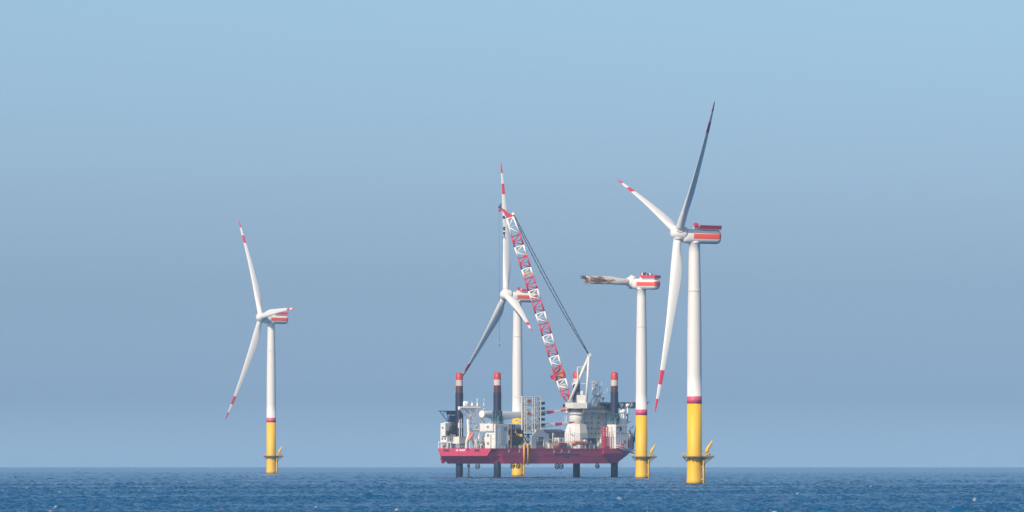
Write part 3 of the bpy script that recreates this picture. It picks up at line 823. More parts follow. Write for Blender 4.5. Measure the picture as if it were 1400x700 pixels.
for sx in (-6.5, 5):
    for sy in (-5.5, 5.5): hd.tube((cx_ + sx, cy_ + sy, zl), (cx_ + sx * .8 - 4, cy_ + sy, ZD2), .32, n=6)
hd.build('helideck', M['blue'], ship)
# white domes, davits and lockers by the forward leg
dm = MB(); 
def at(px, py, wv):
    u = U(px, wv); return (u, wv, Z(py, u, wv))
for px, py, wv, r in ((858.0, 554.3, 9, 1.0), (852.5, 562.5, 9, 1.15), (849.5, 563, 11, 1.0)):
    p = at(px, py, wv); dm.ball(p, r); dm.tube((p[0], p[1], p[2] - r * .8), (p[0], p[1], Z(579, p[0], p[1])), .35)
p = at(856, 566, 9); dm.tube((p[0], p[1], p[2]), (p[0], p[1], ZD2), .45); dm.span((p[0] - 1.4, p[1] - 1, p[2] - .2), (p[0] + 1.6, p[1] + 1, p[2] + .2))
p = at(850, 572, 9); dm.span((p[0] - 2.2, p[1] - 1, Z(580, 100, 9)), (p[0] + 2.6, p[1] + 1.5, p[2])); box_rail(dm, p[0] - 2, p[0] + 5, p[1] - 1, p[1] + 1.5, p[2], hgt=1.3)
p = at(858, 577.5, 9); dm.tube((p[0] - 2.2, p[1], p[2] - 1), (p[0] + 2.6, p[1], p[2] + .6), .22)
p = at(861.5, 586, 9); q = at(866, 582, 9); dm.tube(p, q, .22); dm.tube(q, (q[0] - .8, q[1], q[2] - 1.4), .15); dm.tube(p, (p[0] - 1, p[1], p[2] - 3), .2)
dm.build_each('antenna_dome', M['white'], ship)
mw_ = MB()
for px, py0, py1, wv in ((858.5, 592, 602, 12), (861, 588, 602, 14), (864, 594, 602, 14)):
    p = at(px, py0, wv); mw_.tube(p, (p[0], p[1], ZD2), .5); mw_.tube(p, (p[0] + 2.5, p[1], p[2] - 3.8), .22)
p = at(861, 597, 13); mw_.span((p[0] - 3, p[1] - 1, p[2] - 2), (p[0] + 3, p[1] + 1.5, p[2]))
mw_.build_each('mooring_winch', M['blue'], ship)
# red lattice ladder tower beside the forward jacking house
rt = MB(); p0 = at(824.4, 613, 2.2); p1 = at(829.4, 613, 2.2); zt5 = Z(583.5, 88, 2)
for u in (p0[0], p1[0]):
    for v in (1.4, 3.0): rt.bar((u, v, ZD2), (u, v, zt5), .42)
nn = 9
for k in range(nn):
    za, zb2 = ZD2 + (zt5 - ZD2) * k / nn, ZD2 + (zt5 - ZD2) * (k + 1) / nn
    for v in (1.4, 3.0):
        rt.bar((p0[0], v, za), (p1[0], v, zb2) if k % 2 else (p1[0], v, zb2), .24); rt.bar((p0[0], v, zb2), (p1[0], v, zb2), .22)
    rt.bar((p0[0], 1.4, za), (p0[0], 3.0, zb2), .2)
rt.span((p0[0] - 1.2, .6, ZD2), (p1[0] + .6, 1.2, ZD2 + 1.4)); 
rt.build('ladder_tower', M['cranered'], ship)
pk = MB(); pp = at(850, 611, -.4)
for du in (-1.8, -.6, .6, 1.8): pk.bar((pp[0] + du, -.9, ZD2 - .6), (pp[0] + du * .4, -.9, Z(606.5, 98, 0)), .3)
pk.span((pp[0] - 2.2, -1.5, ZD2 - 1.0), (pp[0] + 2.4, -.5, ZD2 - .4)); pk.bar((pp[0] - 3.4, -1, ZD2 - .4), (pp[0] + 1, -1, ZD2 + 1.2), .3)
pk.build('mooring_bracket', M['cranered'], ship)

# --- stern gear
bk = MB()                                                     # dark bracket platform
zt6 = Z(562, 2, 31)
for v in (31.4, 28.6):
    pa, pb = U(600.6, v), U(622, v); pk1 = U(612.0, v)
    bk.bar((pa, v, zt6), (pb, v, zt6), .34); bk.bar((pa, v, zt6), (pk1, v, Z(576, 2, 31)), .3); bk.bar((pb, v, zt6), (pb, v, Z(578, 2, 31)), .42)
    bk.bar((U(608, v), v, zt6), (U(605.5, v), v, Z(568, 2, 31)), .26); bk.bar((U(610, v), v, zt6), (pk1 + .5, v, Z(576, 2, 31)), .3); bk.bar((U(614, v), v, zt6), (pb - 1, v, Z(577, 2, 31)), .4)
    bk.bar((U(617, v), v, zt6), (pk1 + 1.5, v, Z(577, 2, 31)), .4); bk.span((U(614, v), v - .4, Z(577, 2, 31)), (pb, v + .4, Z(568, 2, 31)))
bk.span((U(614, 30), 28.6, Z(567, 2, 31)), (U(621, 30), 31.4, zt6 - .1))
bk.span((U(601, 30), 28.6, zt6 - .08), (U(621.5, 30), 31.4, zt6 + .08))
bk.build('stern_bracket', M['blue'], ship)
sb = MB(); v0, v1 = 28.4, 32.6; us0 = .8
sb.span((us0, v0, Z(606.3, 2, 30)), (U(627, v0), v1, Z(596, 2, 30)))
for u in (us0 + .3, us0 + 4, us0 + 8):
    for v in (v0 + .3, v1 - .3): sb.bar((u, v, ZD2), (u, v, Z(606.3, 2, 30)), .5)
sb.span((us0 + 6.5, v0 + .4, ZD2), (us0 + 8.6, v0 + 3, Z(606.3, 2, 30)))
sb.span((U(610.5, v0 - .4) - .2, v0 + .2, Z(596, 2, 30)), (U(617, v0), v1 - 1, Z(578.3, 2, 30)), 0)
sb.span((U(610, 30.5), v0 + .8, Z(578.5, 2, 30)), (U(616, v0), v1 - .6, Z(577.5, 2, 30)), 0)
sb.span((U(617.5, v0), v0 + .6, Z(590, 2, 30)), (U(627, v0), v1 - 1.6, Z(577.5, 2, 30)), 0)
box_rail(sb, us0, U(627, v0), v0, v1, Z(596, 2, 30), hgt=1.2)
# white frame on the transom edge
for v in (W(599.5, .4), W(603.5, .4), W(612, .4), W(616, .4)): sb.bar((.4, v, ZD2), (.4, v, Z(604.5, 0, 30)), .34)
sb.bar((.4, W(599.3, .4), Z(604.5, 0, 30)), (.4, W(616.5, .4), Z(604.5, 0, 30)), .4)
sb.bar((.4, W(603.5, .4), ZD2), (.4, W(607, .4), Z(604.5, 0, 30)), .26)
rail(sb, [(.3, 33), (.3, 1), (5, .3)], ZD2, hgt=1.2, step=2)
sb.tube(at(602.3, 594.7, 32.6), at(603.5, 604, 32.6), .12)
sbo = sb.build('stern_house', [M['white'], M['palegrey']], ship)
wn = MB(); pw = at(619, 587.5, 28.0)
for i in range(2):
    wn.tube((pw[0], 27.6 + i * .0, pw[2]), (pw[0], 28.6, pw[2]), 2.0, n=18)
wn.tube((pw[0], 27.2, pw[2]), (pw[0], 27.61, pw[2]), 2.35, n=18)
for px, py, s_ in ((613, 592, 1.0), (624.5, 583, 1.1), (625, 591, .9), (608.5, 599, .1)):
    p = at(px, py, 27.9); wn.span((p[0] - s_, 27.6, p[2] - s_), (p[0] + s_, 28.39, p[2] + s_))
wn.build_each('stern_winch', M['dark'], ship)
# deck stores under the stern house
for px, py, wv, s_, mt in ((619, 609, 27.6, 1.5, 'blue'), (630.5, 609, 23.5, 2.6, 'slate'), (613.6, 610.5, 31, .7, 'orange'), (609.3, 611.3, 32, .7, 'orange')):
    p = at(px, py, wv); q = MB(); q.span((p[0] - s_, wv - 1.2, ZD2), (p[0] + s_, wv + 1.2, ZD2 + 2.0 * (1 if s_ > 1 else .7))); q.span((p[0] - s_ * .8, wv - 1.0, ZD2 + 2.0 * (1 if s_ > 1 else .7)), (p[0] + s_ * .8, wv + 1.0, ZD2 + 2.3 * (1 if s_ > 1 else .7)))
    q.build('deck_locker', M[mt], ship)
# boom rest: white truss leaning over the stern
br = MB()
def seg(a_, b_, wd=.5, ws=(19, 14.5)):
    wd *= 1.55
    for wv in ws:
        br.bar(at(a_[0] + (14.5 - wv) * 0, a_[1], wv), at(b_[0], b_[1], wv), wd)
top = 557.5
seg((627.5, top), (656, top), .75); seg((627, top + 1.8), (650, top + 1.8), .5); seg((629, 559), (640, 572), .75); seg((640, 572), (642, 613), .7); seg((640, 560), (655, 587), .75)
seg((648, 560), (662, 580), .7); seg((655, 587), (655, 613), .8); seg((642, 571), (652, 580), .4); seg((641, 580), (650, 575), .4); seg((641.5, 588), (652, 581), .4); seg((637, 560), (640, 570), .4)
seg((646, 559), (641, 572), .4); seg((648, 560), (646, 572), .4); seg((662, 580), (655, 588), .6); seg((640, 588), (662, 588), .6); seg((655, 580), (662, 580), .5)
seg((642, 589), (637.5, 604), .5); seg((637.5, 604), (637.5, 613), .5); seg((645, 597), (649, 613), .5); seg((643, 592), (645, 597), .5); seg((649, 604), (676, 604), .45); seg((649, 604), (649, 613), .4); seg((664, 592), (660, 600), .4)
seg((660, 604), (660, 613), .35); seg((668, 604), (668, 613), .35); seg((655, 600), (649, 604), .4)
for px, py in ((628, 557.5), (640, 572), (641, 588), (655, 587), (662, 580), (656, 557.5), (655, 604), (637.5, 604)):
    br.bar(at(px, py, 19), at(px, py, 14.5), .45)
p = at(637, 553, 17); br.tube((p[0], p[1], p[2] - 1.6), (p[0], p[1], p[2] + 1.5), 1.25, n=12); p = at(634.8, 553, 17); br.tube((p[0], p[1], p[2] - 1.6), (p[0], p[1], p[2] + 1.0), .6, n=8)
p = at(645.5, 554, 17); br.tube((p[0], p[1], p[2] - 1.4), (p[0], p[1], p[2] + 1.2), .9, .5, n=10)
br.build('boom_rest', M['cranewhite'], ship)
for px, yt, yb, r in ((652.6, 544.5, 566, .42), (661.5, 544.5, 572, .2), (644.2, 546.5, 556, .1), (636.5, 548, 556, .1)):
    q = MB(); p = at(px, yb, 16); zt7 = Z(yt, p[0], 16)
    q.tube(p, (p[0], 16, zt7 - 2), r, n=8); q.tube((p[0], 16, zt7 - 2), (p[0], 16, zt7), r, r * .4, n=8); q.span((p[0] - 1.2, 15.8, Z(555.7, p[0], 16)), (p[0] + 2.6, 16.2, Z(555, p[0], 16)))
    q.build('antenna', M['cream'], ship)
# railing on the starboard deck edge, deck stanchions
dr = MB(); rail(dr, [(U(697, .2), .2), (U(822, .2), .2)], ZD2, hgt=1.15, r=.045, step=3)
rail(dr, [(U(640, 33.2), 33.2), (U(770, 33.2), 33.2)], ZD2, hgt=1.15, r=.045, step=4)
dr.build('deck_railing', M['palegrey'], ship)
# thruster nozzles hanging under the hull, each with hub and blades
def nozzle(px, py, r=1.2, wv=6.0):
    u = U(px, wv); z = Z(py, u, wv); m = MB(); n = 18
    t0 = -ALPHA + rad(12)
    ca, sa = math.cos(t0), math.sin(t0)
    def P(x, y, zz): return (u + x * ca - y * sa, wv + x * sa + y * ca, z + zz)
    m.rings([[P(rr * math.cos(2 * math.pi * i / n), yy, rr * math.sin(2 * math.pi * i / n) * 1.25) for i in range(n)] for rr, yy in ((r * .78, -.5), (r, -.55), (r, .5), (r * .72, .55), (r * .78, -.5))], 0, True, False)
    m.tube(P(0, -.8, 0), P(0, .6, 0), .38, .3, n=10)
    for k in range(4):
        t = k * math.pi / 2 + .5; m.add([P(.2 * math.cos(t - .5), 0, .2 * math.sin(t - .5)), P(r * .78 * math.cos(t - .28), .15, r * .95 * math.sin(t - .28)), P(r * .78 * math.cos(t + .28), -.15, r * .95 * math.sin(t + .28)), P(.2 * math.cos(t + .5), 0, .2 * math.sin(t + .5))], [(0, 1, 2, 3)])
    m.tube((u, wv, z + r), (u, wv, ZB + .3), .5, n=10)
    m.build('thruster', M['dark'], ship)
for px, py, r in ((653, 637.3, 1.15), (701, 637.0, 1.05), (708.3, 637.2, 1.05), (761.6, 637.4, 1.15), (767.2, 637.2, 1.15), (816.7, 637.3, 1.0)): nozzle(px, py, r)
ip = MB(); p = at(640.6, 640, 12); ip.tube((p[0], p[1], -5), (p[0], p[1], ZB + .2), .46, n=10); ip.tube((p[0], p[1], ZB - 1.6), (p[0], p[1], ZB + .2), .7, n=10); ip.tube((p[0], p[1], 1.0), (p[0], p[1], 1.3), .6, n=10)
ip.build('intake_pipe', M['dark'], ship)
rd = MB()                                                    # pink rudder skeg below the stern corner
wv = W(603.6, 2); rd.rings([[(1.2, wv - .35, ZK - .8), (4.6, wv - .35, ZK - .8), (4.2, wv - .35, ZB + .4), (2.4, wv - .35, ZB)], [(1.2, wv + .35, ZK - .8), (4.6, wv + .35, ZK - .8), (4.2, wv + .35, ZB + .4), (2.4, wv + .35, ZB)]], 0, False)
rd.build('skeg', M['hull'], ship)
# yellow vertical boat-landing fenders on the side
for px in (716.3, 721.3):
    q = MB(); u = U(px, -.5); q.tube((u, -.6, ZB - .5), (u, -.6, Z(606.5)), .42, n=10); q.tube((u + .9, -.5, ZB - .3), (u + .9, -.5, Z(608)), .12, n=6)
    for k in range(9): q.tube((u, -.6, ZB + k), (u + .9, -.5, ZB + k), .07, n=4)
    q.tube((u, -.6, Z(607)), (u + .6, .8, ZD2), .25)
    q.build('fender_post', M['fendery'], ship)

# small fittings along the deck and on the white houses
r9 = random.Random(31)
for k in range(26):
    px = r9.uniform(698, 820); wv = r9.uniform(.8, 2.6)
    if 784 < px < 807 and wv < 5 or 714 < px < 724: continue
    u = U(px, wv); kind = r9.choice(['ventilator', 'bollard', 'deck_locker', 'pipe_rack', 'ventilator']); q = MB()
    if kind == 'ventilator': hh = r9.uniform(1.2, 2.4); q.tube((u, wv, ZD2), (u, wv, ZD2 + hh), .22, n=8); q.tube((u, wv, ZD2 + hh - .2), (u - .6, wv, ZD2 + hh + .3), .34, n=8); mt = 'white'
    elif kind == 'bollard':
        for d in (-.5, .5): q.tube((u + d, wv, ZD2 - .01), (u + d, wv, ZD2 + .8), .24, n=8); q.tube((u + d, wv, ZD2 + .7), (u + d, wv, ZD2 + .85), .34, n=8)
        q.span((u - .9, wv - .35, ZD2), (u + .9, wv + .35, ZD2 + .12)); mt = 'dark'
    elif kind == 'deck_locker': a_, c_ = r9.uniform(.6, 1.4), r9.uniform(.9, 1.8); q.span((u - a_, wv - .5, ZD2), (u + a_, wv + .5, ZD2 + c_)); q.span((u - a_ - .06, wv - .56, ZD2 + c_), (u + a_ + .06, wv + .56, ZD2 + c_ + .1)); mt = r9.choice(['white', 'slate', 'fendery', 'blue', 'palegrey', 'orange'])
    else:
        for z in (.4, .8, 1.2): q.tube((u - 2, wv, ZD2 + z), (u + 2, wv, ZD2 + z), .14, n=6)
        for d in (-1.6, 1.6): q.bar((u + d, wv + .1, ZD2), (u + d, wv + .1, ZD2 + 1.5), .2)
        mt = r9.choice(['rust', 'palegrey', 'teal'])
    q.build(kind, M[mt], ship)
for k in range(34):                              # pipes, lockers and stanchions between the boom rest and the aft jacking house
    px = r9.uniform(642, 676) if k < 24 else r9.uniform(752, 786); wv = r9.uniform(6.4, 12.5) if k < 24 else r9.uniform(8, 12.5); u = U(px, wv); q = MB(); kd = k % 4
    if u < .8: continue
    if kd == 0:
        hh = r9.uniform(3, 7.5); q.tube((u, wv, ZD2), (u, wv, ZD2 + hh), .2, n=6); q.tube((u, wv, ZD2 + hh), (u + 2.5, wv, ZD2 + hh * .8), .16, n=6); q.build('derrick', M['white'], ship)
    elif kd == 1:
        a_, c_ = r9.uniform(.7, 1.6), r9.uniform(1.2, 3.6); q.span((u - a_, wv - .8, ZD2), (u + a_, wv + .8, ZD2 + c_)); q.span((u - a_ - .05, wv - .85, ZD2 + c_), (u + a_ + .05, wv + .85, ZD2 + c_ + .12)); box_rail(q, u - a_, u + a_, wv - .8, wv + .8, ZD2 + c_ + .1, hgt=1.0, step=1); q.build('deck_locker', M[r9.choice(['purple', 'slate', 'white', 'palegrey', 'rust', 'cream'])], ship)
    elif kd == 2:
        q.tube((u - 1.4, wv, ZD2 + .9), (u + 1.4, wv, ZD2 + .9), .8, n=12)
        for d in (-1, 1): q.span((u + d - .2, wv - .7, ZD2), (u + d + .2, wv + .7, ZD2 + .6))
        q.build('deck_drum', M[r9.choice(['dark', 'rust', 'fendery', 'white'])], ship)
    else:
        for d in (-1.2, 1.2):
            for e in (-.6, .6): q.bar((u + d, wv + e, ZD2), (u + d, wv + e, ZD2 + 4.4), .22)
        for z in (1.5, 3.0, 4.4):
            for e in (-.6, .6): q.bar((u - 1.2, wv + e, ZD2 + z), (u + 1.2, wv + e, ZD2 + z), .18); q.bar((u - 1.2, wv + e, ZD2 + z - 1.5), (u + 1.2, wv + e, ZD2 + z), .14)
        q.build('stair_tower', M['white'], ship)
def fitting(name, mt, lo, hi, parent): q = MB(); q.span(lo, hi); q.build(name, M[mt], parent)
uj = U(677.2, .2)
for py in (584, 595, 606): fitting('hatch', 'slate', (uj - 1.02 if py > 591 else uj - 1.02, 3.4, Z(py + 2)), (uj - 1.006, 4.6, Z(py - 1.5)), jh)
fitting('vent_grille', 'slate', (uj + 6.6, .06, Z(589)), (uj + 8.2, .19, Z(584.5)), jh); fitting('door', 'slate', (uj + 7.4, .05, ZD2 + .2), (uj + 8.5, .19, ZD2 + 2.3), jh)
uk = U(842, .2)
fitting('door', 'slate', (uk + 1.0, .05, ZD2 + .2), (uk + 2.0, .19, ZD2 + 2.3), jh3); fitting('vent_grille', 'slate', (uk + 6.0, .06, Z(606)), (uk + 7.4, .19, Z(602)), jh3)
for k, (py, v_) in enumerate(((600, 29.6), (600, 31.4), (585, 30.2))): fitting('window', 'glass', (us0 - .03 if py == 600 else U(610.5, v0 - .4) - .23, v_ - .4, Z(py + 1.2, 2, 30)), (us0 - .005 if py == 600 else U(610.5, v0 - .4) - .205, v_ + .4, Z(py - 1.2, 2, 30)), sbo)
for px in (616, 620, 624): fitting('window', 'glass', (U(px, v0) - .45, v0 - .03, Z(602.2, 2, 30)), (U(px, v0) + .45, v0 - .005, Z(599.8, 2, 30)), sbo)
for ww in (30, 14): pass
lad = MB()
for d in (0, .5): lad.bar((uj + 12.2 - 1 + d, .02, ZD2), (uj + 12.2 - 1 + d, .02, Z(580.5)), .1)
for k in range(30): lad.bar((uj + 11.2, .02, ZD2 + .3 + k * .37), (uj + 11.7, .02, ZD2 + .3 + k * .37), .07)
lad.build('ladder', M['fendery'], jh)

# ------------------------------------------------------------------ cargo and gear standing on the deck
def ship_obj(name, mb, mats, label, cat, u, v, z, group=None):
    """Top-level thing on the ship: geometry given in ship coordinates, origin at its base."""
    mb.v = [(x - u, y - v, zz - z) for x, y, zz in mb.v]
    o = mb.build(name, mats)
    o.matrix_world = ship_m @ Matrix.Translation((u, v, z))
    return tag(o, label, cat, group)
ship_m = Matrix.Translation((SX0, SHIP_D, SZ0)) @ Matrix.Rotation(ALPHA, 4, 'Z')

# spare blades lying fore and aft in racks
def spare(px_root, py, wv, label, roll):
    u = U(px_root, wv) - 2.0; z = Z(py, u, wv)
    o = bpy.data.objects.new('turbine_blade', CACHE['blade0']); C.collection.objects.link(o)
    o.matrix_world = ship_m @ Matrix.Translation((u, wv, z)) @ Matrix.Rotation(rad(90), 4, 'Y') @ Matrix.Rotation(rad(roll), 4, 'Z')
    tag(o, label, 'turbine blade', 'spare blades carried in the deck rack')
spare(658, 566.2, 12.0, 'upper spare white blade with red tip bands, lying through the lattice rack', -22)
spare(669.5, 582.8, 14.0, 'lower spare white blade lying behind the starboard jacking house', -22)
# lattice blade rack
rk = MB(); wr = (9.5, 13.9)
cols = [(713.5, 717), (720, 727.5), (730.5, 735.5), (735.5, 739)]
zt8, z0 = Z(542.5, 45, 10), ZD2
for fi, (pa, pb) in enumerate(cols):
    for wv in wr:
        ua, ub = U(pa, wv), U(pb, wv)
        for uu in (ua, ub): rk.bar((uu, wv, z0 + (0 if fi < 3 else 8)), (uu, wv, zt8), .5)
        nseg = 8
        for k in range(nseg):
            za, zb2 = Z(590, 45, 10) + (zt8 - Z(590, 45, 10)) * k / nseg, Z(590, 45, 10) + (zt8 - Z(590, 45, 10)) * (k + 1) / nseg
            if wv > 10: continue
            if k % 2: rk.bar((ua, wv, za), (ub, wv, zb2), .36)
            else: rk.bar((ub, wv, za), (ua, wv, zb2), .36)
            if k % 2 or fi == 1: rk.bar((ua, wv, zb2), (ub, wv, zb2), .24)
for py in (542.8, 553.5, 575, 589):
    for wv in wr: rk.bar((U(713.5, wv), wv, Z(py, 45, 10)), (U(738.5, wv), wv, Z(py, 45, 10)), .34)
    for px in (713.5, 727.5, 738.5): rk.bar((U(px, wr[0]), wr[0], Z(py, 45, 10)), (U(px, wr[0]), wr[1], Z(py, 45, 10)), .3)
for py in (551, 558, 566, 573, 580.5):                        # dark clamps on its bow side
    u = U(741.2, 11); rk.span((u - .9, 10, Z(py + 2.2, 45, 10)), (u + .9, 12.4, Z(py - 1.6, 45, 10)), 1); rk.tube((u - 2.4, 11, Z(py, 45, 10)), (u, 11, Z(py, 45, 10)), .16, mi=1)
for px, py in ((725, 548), (724, 565.5), (723, 549)): 
    u = U(px, 9); rk.span((u - .9, 9.2, Z(py + 2, 45, 10)), (u + .9, 9.7, Z(py - 2, 45, 10)), 2)
ship_obj('blade_rack', rk, [M['white'], M['dark'], M['orange']], 'tall pale lattice rack holding the spare blades amidships', 'blade rack', U(726, 11), 11.7, ZD2)
# teal trestles beneath the rack
ts = MB()
for wv in (7.5, 10.5):
    for pa, pb in ((715, 722), (722, 729)):
        ts.bar((U(pa, wv), wv, Z(594, 40, 9)), (U(pb, wv), wv, Z(607, 40, 9)), .4); ts.bar((U(pb, wv), wv, Z(594, 40, 9)), (U(pa, wv), wv, Z(607, 40, 9)), .3)
        ts.bar((U(pb, wv), wv, ZD2), (U(pb, wv), wv, Z(592, 40, 9)), .5)
    ts.bar((U(714, wv), wv, Z(594, 40, 9)), (U(730, wv), wv, Z(594, 40, 9)), .5); ts.bar((U(715, wv), wv, ZD2), (U(715, wv), wv, Z(592, 40, 9)), .5)
ts.span((U(722, 7.4), 6.9, ZD2), (U(728, 7.4), 10.4, Z(608, 40, 9)))
ship_obj('trestle', ts, M['teal'], 'dark teal trestle on deck under the lattice rack', 'trestle', U(722, 9), 9, ZD2)
# rusty machinery next to the aft jacking house
mc = MB(); r8 = random.Random(21)
for i in range(34):
    p = at(r8.uniform(697.5, 712.5), r8.uniform(589, 611), r8.uniform(3.5, 6)); s_ = r8.uniform(.4, 1.3)
    mc.span((p[0] - s_, p[1] - .6, p[2] - s_), (p[0] + s_, p[1] + .6, p[2] + s_), r8.choice([0, 0, 0, 1, 1, 2]))
for i in range(9):
    mc.tube(at(r8.uniform(698, 712), r8.uniform(586, 606), 4), at(r8.uniform(698, 712), r8.uniform(590, 612), 5), .2, mi=r8.choice([0, 1, 2]))
u = U(705, 5); mc.tube((u, 3.4, Z(605)), (u, 6.5, Z(605)), 2.1, n=16, mi=1); mc.span((U(697.5, 4), 3.5, ZD2), (U(712.5, 4), 6.5, ZD2 + 1.4), 0)
for wv in (4, 6):
    for px in (697.5, 700.5, 703.5): mc.bar((U(px, wv), wv, ZD2), (U(px, wv), wv, Z(580.5 + (px - 697) * .3, 15, 4)), .4, 1)
    mc.bar((U(697, wv), wv, Z(581, 15, 4)), (U(704, wv), wv, Z(581, 15, 4)), .4, 1); mc.bar((U(697, wv), wv, Z(588, 15, 4)), (U(704, wv), wv, Z(581, 15, 4)), .3, 1)
ship_obj('hydraulic_machinery', mc, [M['rust'], M['dark'], M['fendery']], 'rust brown machinery with orange pipes beside the aft jacking house', 'machinery', U(705, 5), 5, ZD2)
# pale grey portal frame
pf = MB(); wv = 4.0; zr = Z(590, 45, 5); ze_ = Z(596.5, 45, 5)
pu = [U(x, wv) for x in (726.5, 733, 743.5, 750.5)]
pf.rings([[(pu[0], wv, ZD2), (pu[1], wv, ZD2), (pu[1], wv, zr), (pu[0], wv, ze_)], [(pu[0], wv + .5, ZD2), (pu[1], wv + .5, ZD2), (pu[1], wv + .5, zr), (pu[0], wv + .5, ze_)]], 0, False)
pf.rings([[(pu[2], wv, ZD2), (pu[3], wv, ZD2), (pu[3], wv, ze_ + 1), (pu[2], wv, zr)], [(pu[2], wv + .5, ZD2), (pu[3], wv + .5, ZD2), (pu[3], wv + .5, ze_ + 1), (pu[2], wv + .5, zr)]], 0, False)
pf.span((pu[1], wv, Z(597.5, 45, 5)), (pu[2], wv + .9, zr + .9))

pf.span((pu[1] + .01, wv - .06, Z(598.2, 45, 5)), (pu[2] - .01, wv + .2, Z(597.5, 45, 5)), 1)
fix(ship_obj('portal_frame', pf, [M['palegrey'], M['dark']], 'pale grey portal frame with a dark square opening', 'portal frame', U(738, 5), 6, ZD2))
pc = MB(); u_ = [U(x, 5.2) for x in (734.0, 742.8)]
pc.span((u_[0], 5.2, ZD2), (u_[1], 7.2, Z(603.5, 45, 5))); pc.span((u_[0], 5.1, Z(603, 45, 5)), (u_[1], 7.2, Z(599.8, 45, 5)), 1)
for k in range(5): pc.span((u_[0] + .4 + k * .85, 5.08, ZD2 + .1), (u_[0] + .7 + k * .85, 5.195, Z(604, 45, 5)))
ship_obj('cargo_crate', pc, [M['purple'], M['palegrey']], 'dull purple crate with a pale lid inside the grey portal frame', 'crate', U(738, 6), 6, ZD2)
# long slate shed behind
sh = MB(); wv = 14
sh.span((U(741, wv), wv, ZD2), (U(772, wv), wv + 5, Z(590.5, 60, wv)))
sh.rings([[(U(740, wv), wv - .3, Z(590.5, 60, wv)), (U(773, wv), wv - .3, Z(590.5, 60, wv)), (U(773, wv), wv + 2.5, Z(587, 60, wv)), (U(748, wv), wv + 2.5, Z(587, 60, wv))],
          [(U(740, wv), wv - .3, Z(590.3, 60, wv)), (U(773, wv), wv - .3, Z(590.3, 60, wv)), (U(773, wv), wv + 5.3, Z(590.3, 60, wv)), (U(740, wv), wv + 5.3, Z(590.3, 60, wv))]], 1, False)
for k in range(16):
    u = U(742, wv) + k * 1.6; sh.span((u, wv - .07, ZD2), (u + .12, wv - .003, Z(590.6, 60, wv)), 1)
fix(ship_obj('cargo_shed', sh, [M['slate'], M['slate']], 'long slate grey shed between the lattice rack and the crane pedestal', 'shed', U(757, 16), 16, ZD2))
def container(px0, px1, py, wv, dp, mt, label, name='container', cat='container', group=None, extra=None):
    m = MB(); ua, ub = U(px0, wv), U(px1, wv); zt = Z(py, ua, wv)
    m.span((ua, wv, ZD2), (ub, wv + dp, zt))
    n = max(4, int((ub - ua) / .5))
    for k in range(n): m.span((ua + (ub - ua) * (k + .25) / n, wv - .06, ZD2 + .2), (ua + (ub - ua) * (k + .75) / n, wv - .003, zt - .2))
    for u in (ua, ub - .2): m.span((u - .02, wv - .08, ZD2), (u + .22, wv - .002, zt + .04))
    if extra: extra(m, ua, ub, zt)
    o = ship_obj(name, m, [M[mt], M['glass'], M['cranered']], label, cat, (ua + ub) / 2, wv + dp / 2, ZD2, group)
    return o
container(751, 763, 606, 3.0, 2.4, 'cream', 'cream container on the deck edge between the portal frame and the cabin')
container(764, 772.2, 598.3, 8.0, 4, 'white', 'small white cabin with one dark window at the foot of the crane pedestal', 'deck_cabin', 'cabin',
          extra=lambda m, ua, ub, zt: m.span((ua + 1.5, 7.93, zt - 1.7), (ua + 2.2, 7.997, zt - .7), 1))
container(764.5, 773.5, 606.2, 2.6, 2.0, 'dark', 'dark skid unit with a bright red canopy in front of the white cabin', 'skid_unit', 'skid unit',
          extra=lambda m, ua, ub, zt: m.span((ua - .2, 2.4, zt - .9), (ub + .6, 4.8, zt + .3), 2))
container(802.5, 815, 599, 13.0, 3.0, 'blue', 'dark blue container standing behind the bow end of the orange lifeboat')
container(806.0, 814, 606.5, 5.0, 2.0, 'slate', 'low slate grey generator unit on deck beyond the bow end of the lifeboat', 'generator', 'generator',
          extra=lambda m, ua, ub, zt: m.tube(((ua + ub) / 2, 6, zt), ((ua + ub) / 2, 6, zt + 1.3), .3))
# small rescue boat slung by the stern
rbm = MB(); pa, pb = Vector(at(640.5, 602, 13)), Vector(at(647.5, 591.5, 13)); dv = (pb - pa); n = 10; up = dv.cross(Vector((0, 1, 0))).normalized()
rbm.rings([[tuple(pa + dv * f + up * (.75 * k * math.cos(6.283 * i / n)) + Vector((0, .8 * k * math.sin(6.283 * i / n), 0))) for i in range(n)] for f, k in ((0, .3), (.08, .8), (.3, 1), (.8, 1), (.95, .85), (1, .6))], 0)
for f in (.25, .75): c_ = pa + dv * f; rbm.tube(tuple(c_), (c_.x, c_.y, c_.z + 2.2), .09, n=5, mi=1)
ship_obj('rescue_boat', rbm, [M['salmon'], M['dark']], 'small salmon rescue boat hanging tilted inside the white stern lattice', 'rescue boat', pa.x, 13, pa.z - .5)
# lifeboat on its cradle
lb = MB(); wv = 5.0; ua, ub = U(785, wv), U(806, wv); zc = Z(605.3, 75, wv); n = 14
rings = []
for f, k in ((0, .55), (.04, .85), (.12, 1), (.85, 1), (.95, .8), (1, .35)):
    u = ua + (ub - ua) * f
    rings.append([(u, wv + 1.2 + 1.25 * k * math.cos(2 * math.pi * i / n), zc + .98 * k * math.sin(2 * math.pi * i / n)) for i in range(n)])
lb.rings(rings, 0)
lb.span((ub - 2.6, wv + .5, zc + .7), (ub - 1.0, wv + 1.9, zc + 1.5), 1)
for k in range(5): lb.span((ua + 1.6 + k * 1.7, wv - .09, zc + .1), (ua + 2.3 + k * 1.7, wv + .1, zc + .42), 2)
lb.span((ua + .3, wv + .0, zc - .35), (ub - .6, wv + .04, zc - .2), 1)
for f in (.2, .78): lb.span((ua + (ub - ua) * f - .3, wv + .2, ZD2), (ua + (ub - ua) * f + .3, wv + 2.2, zc - .9), 1)
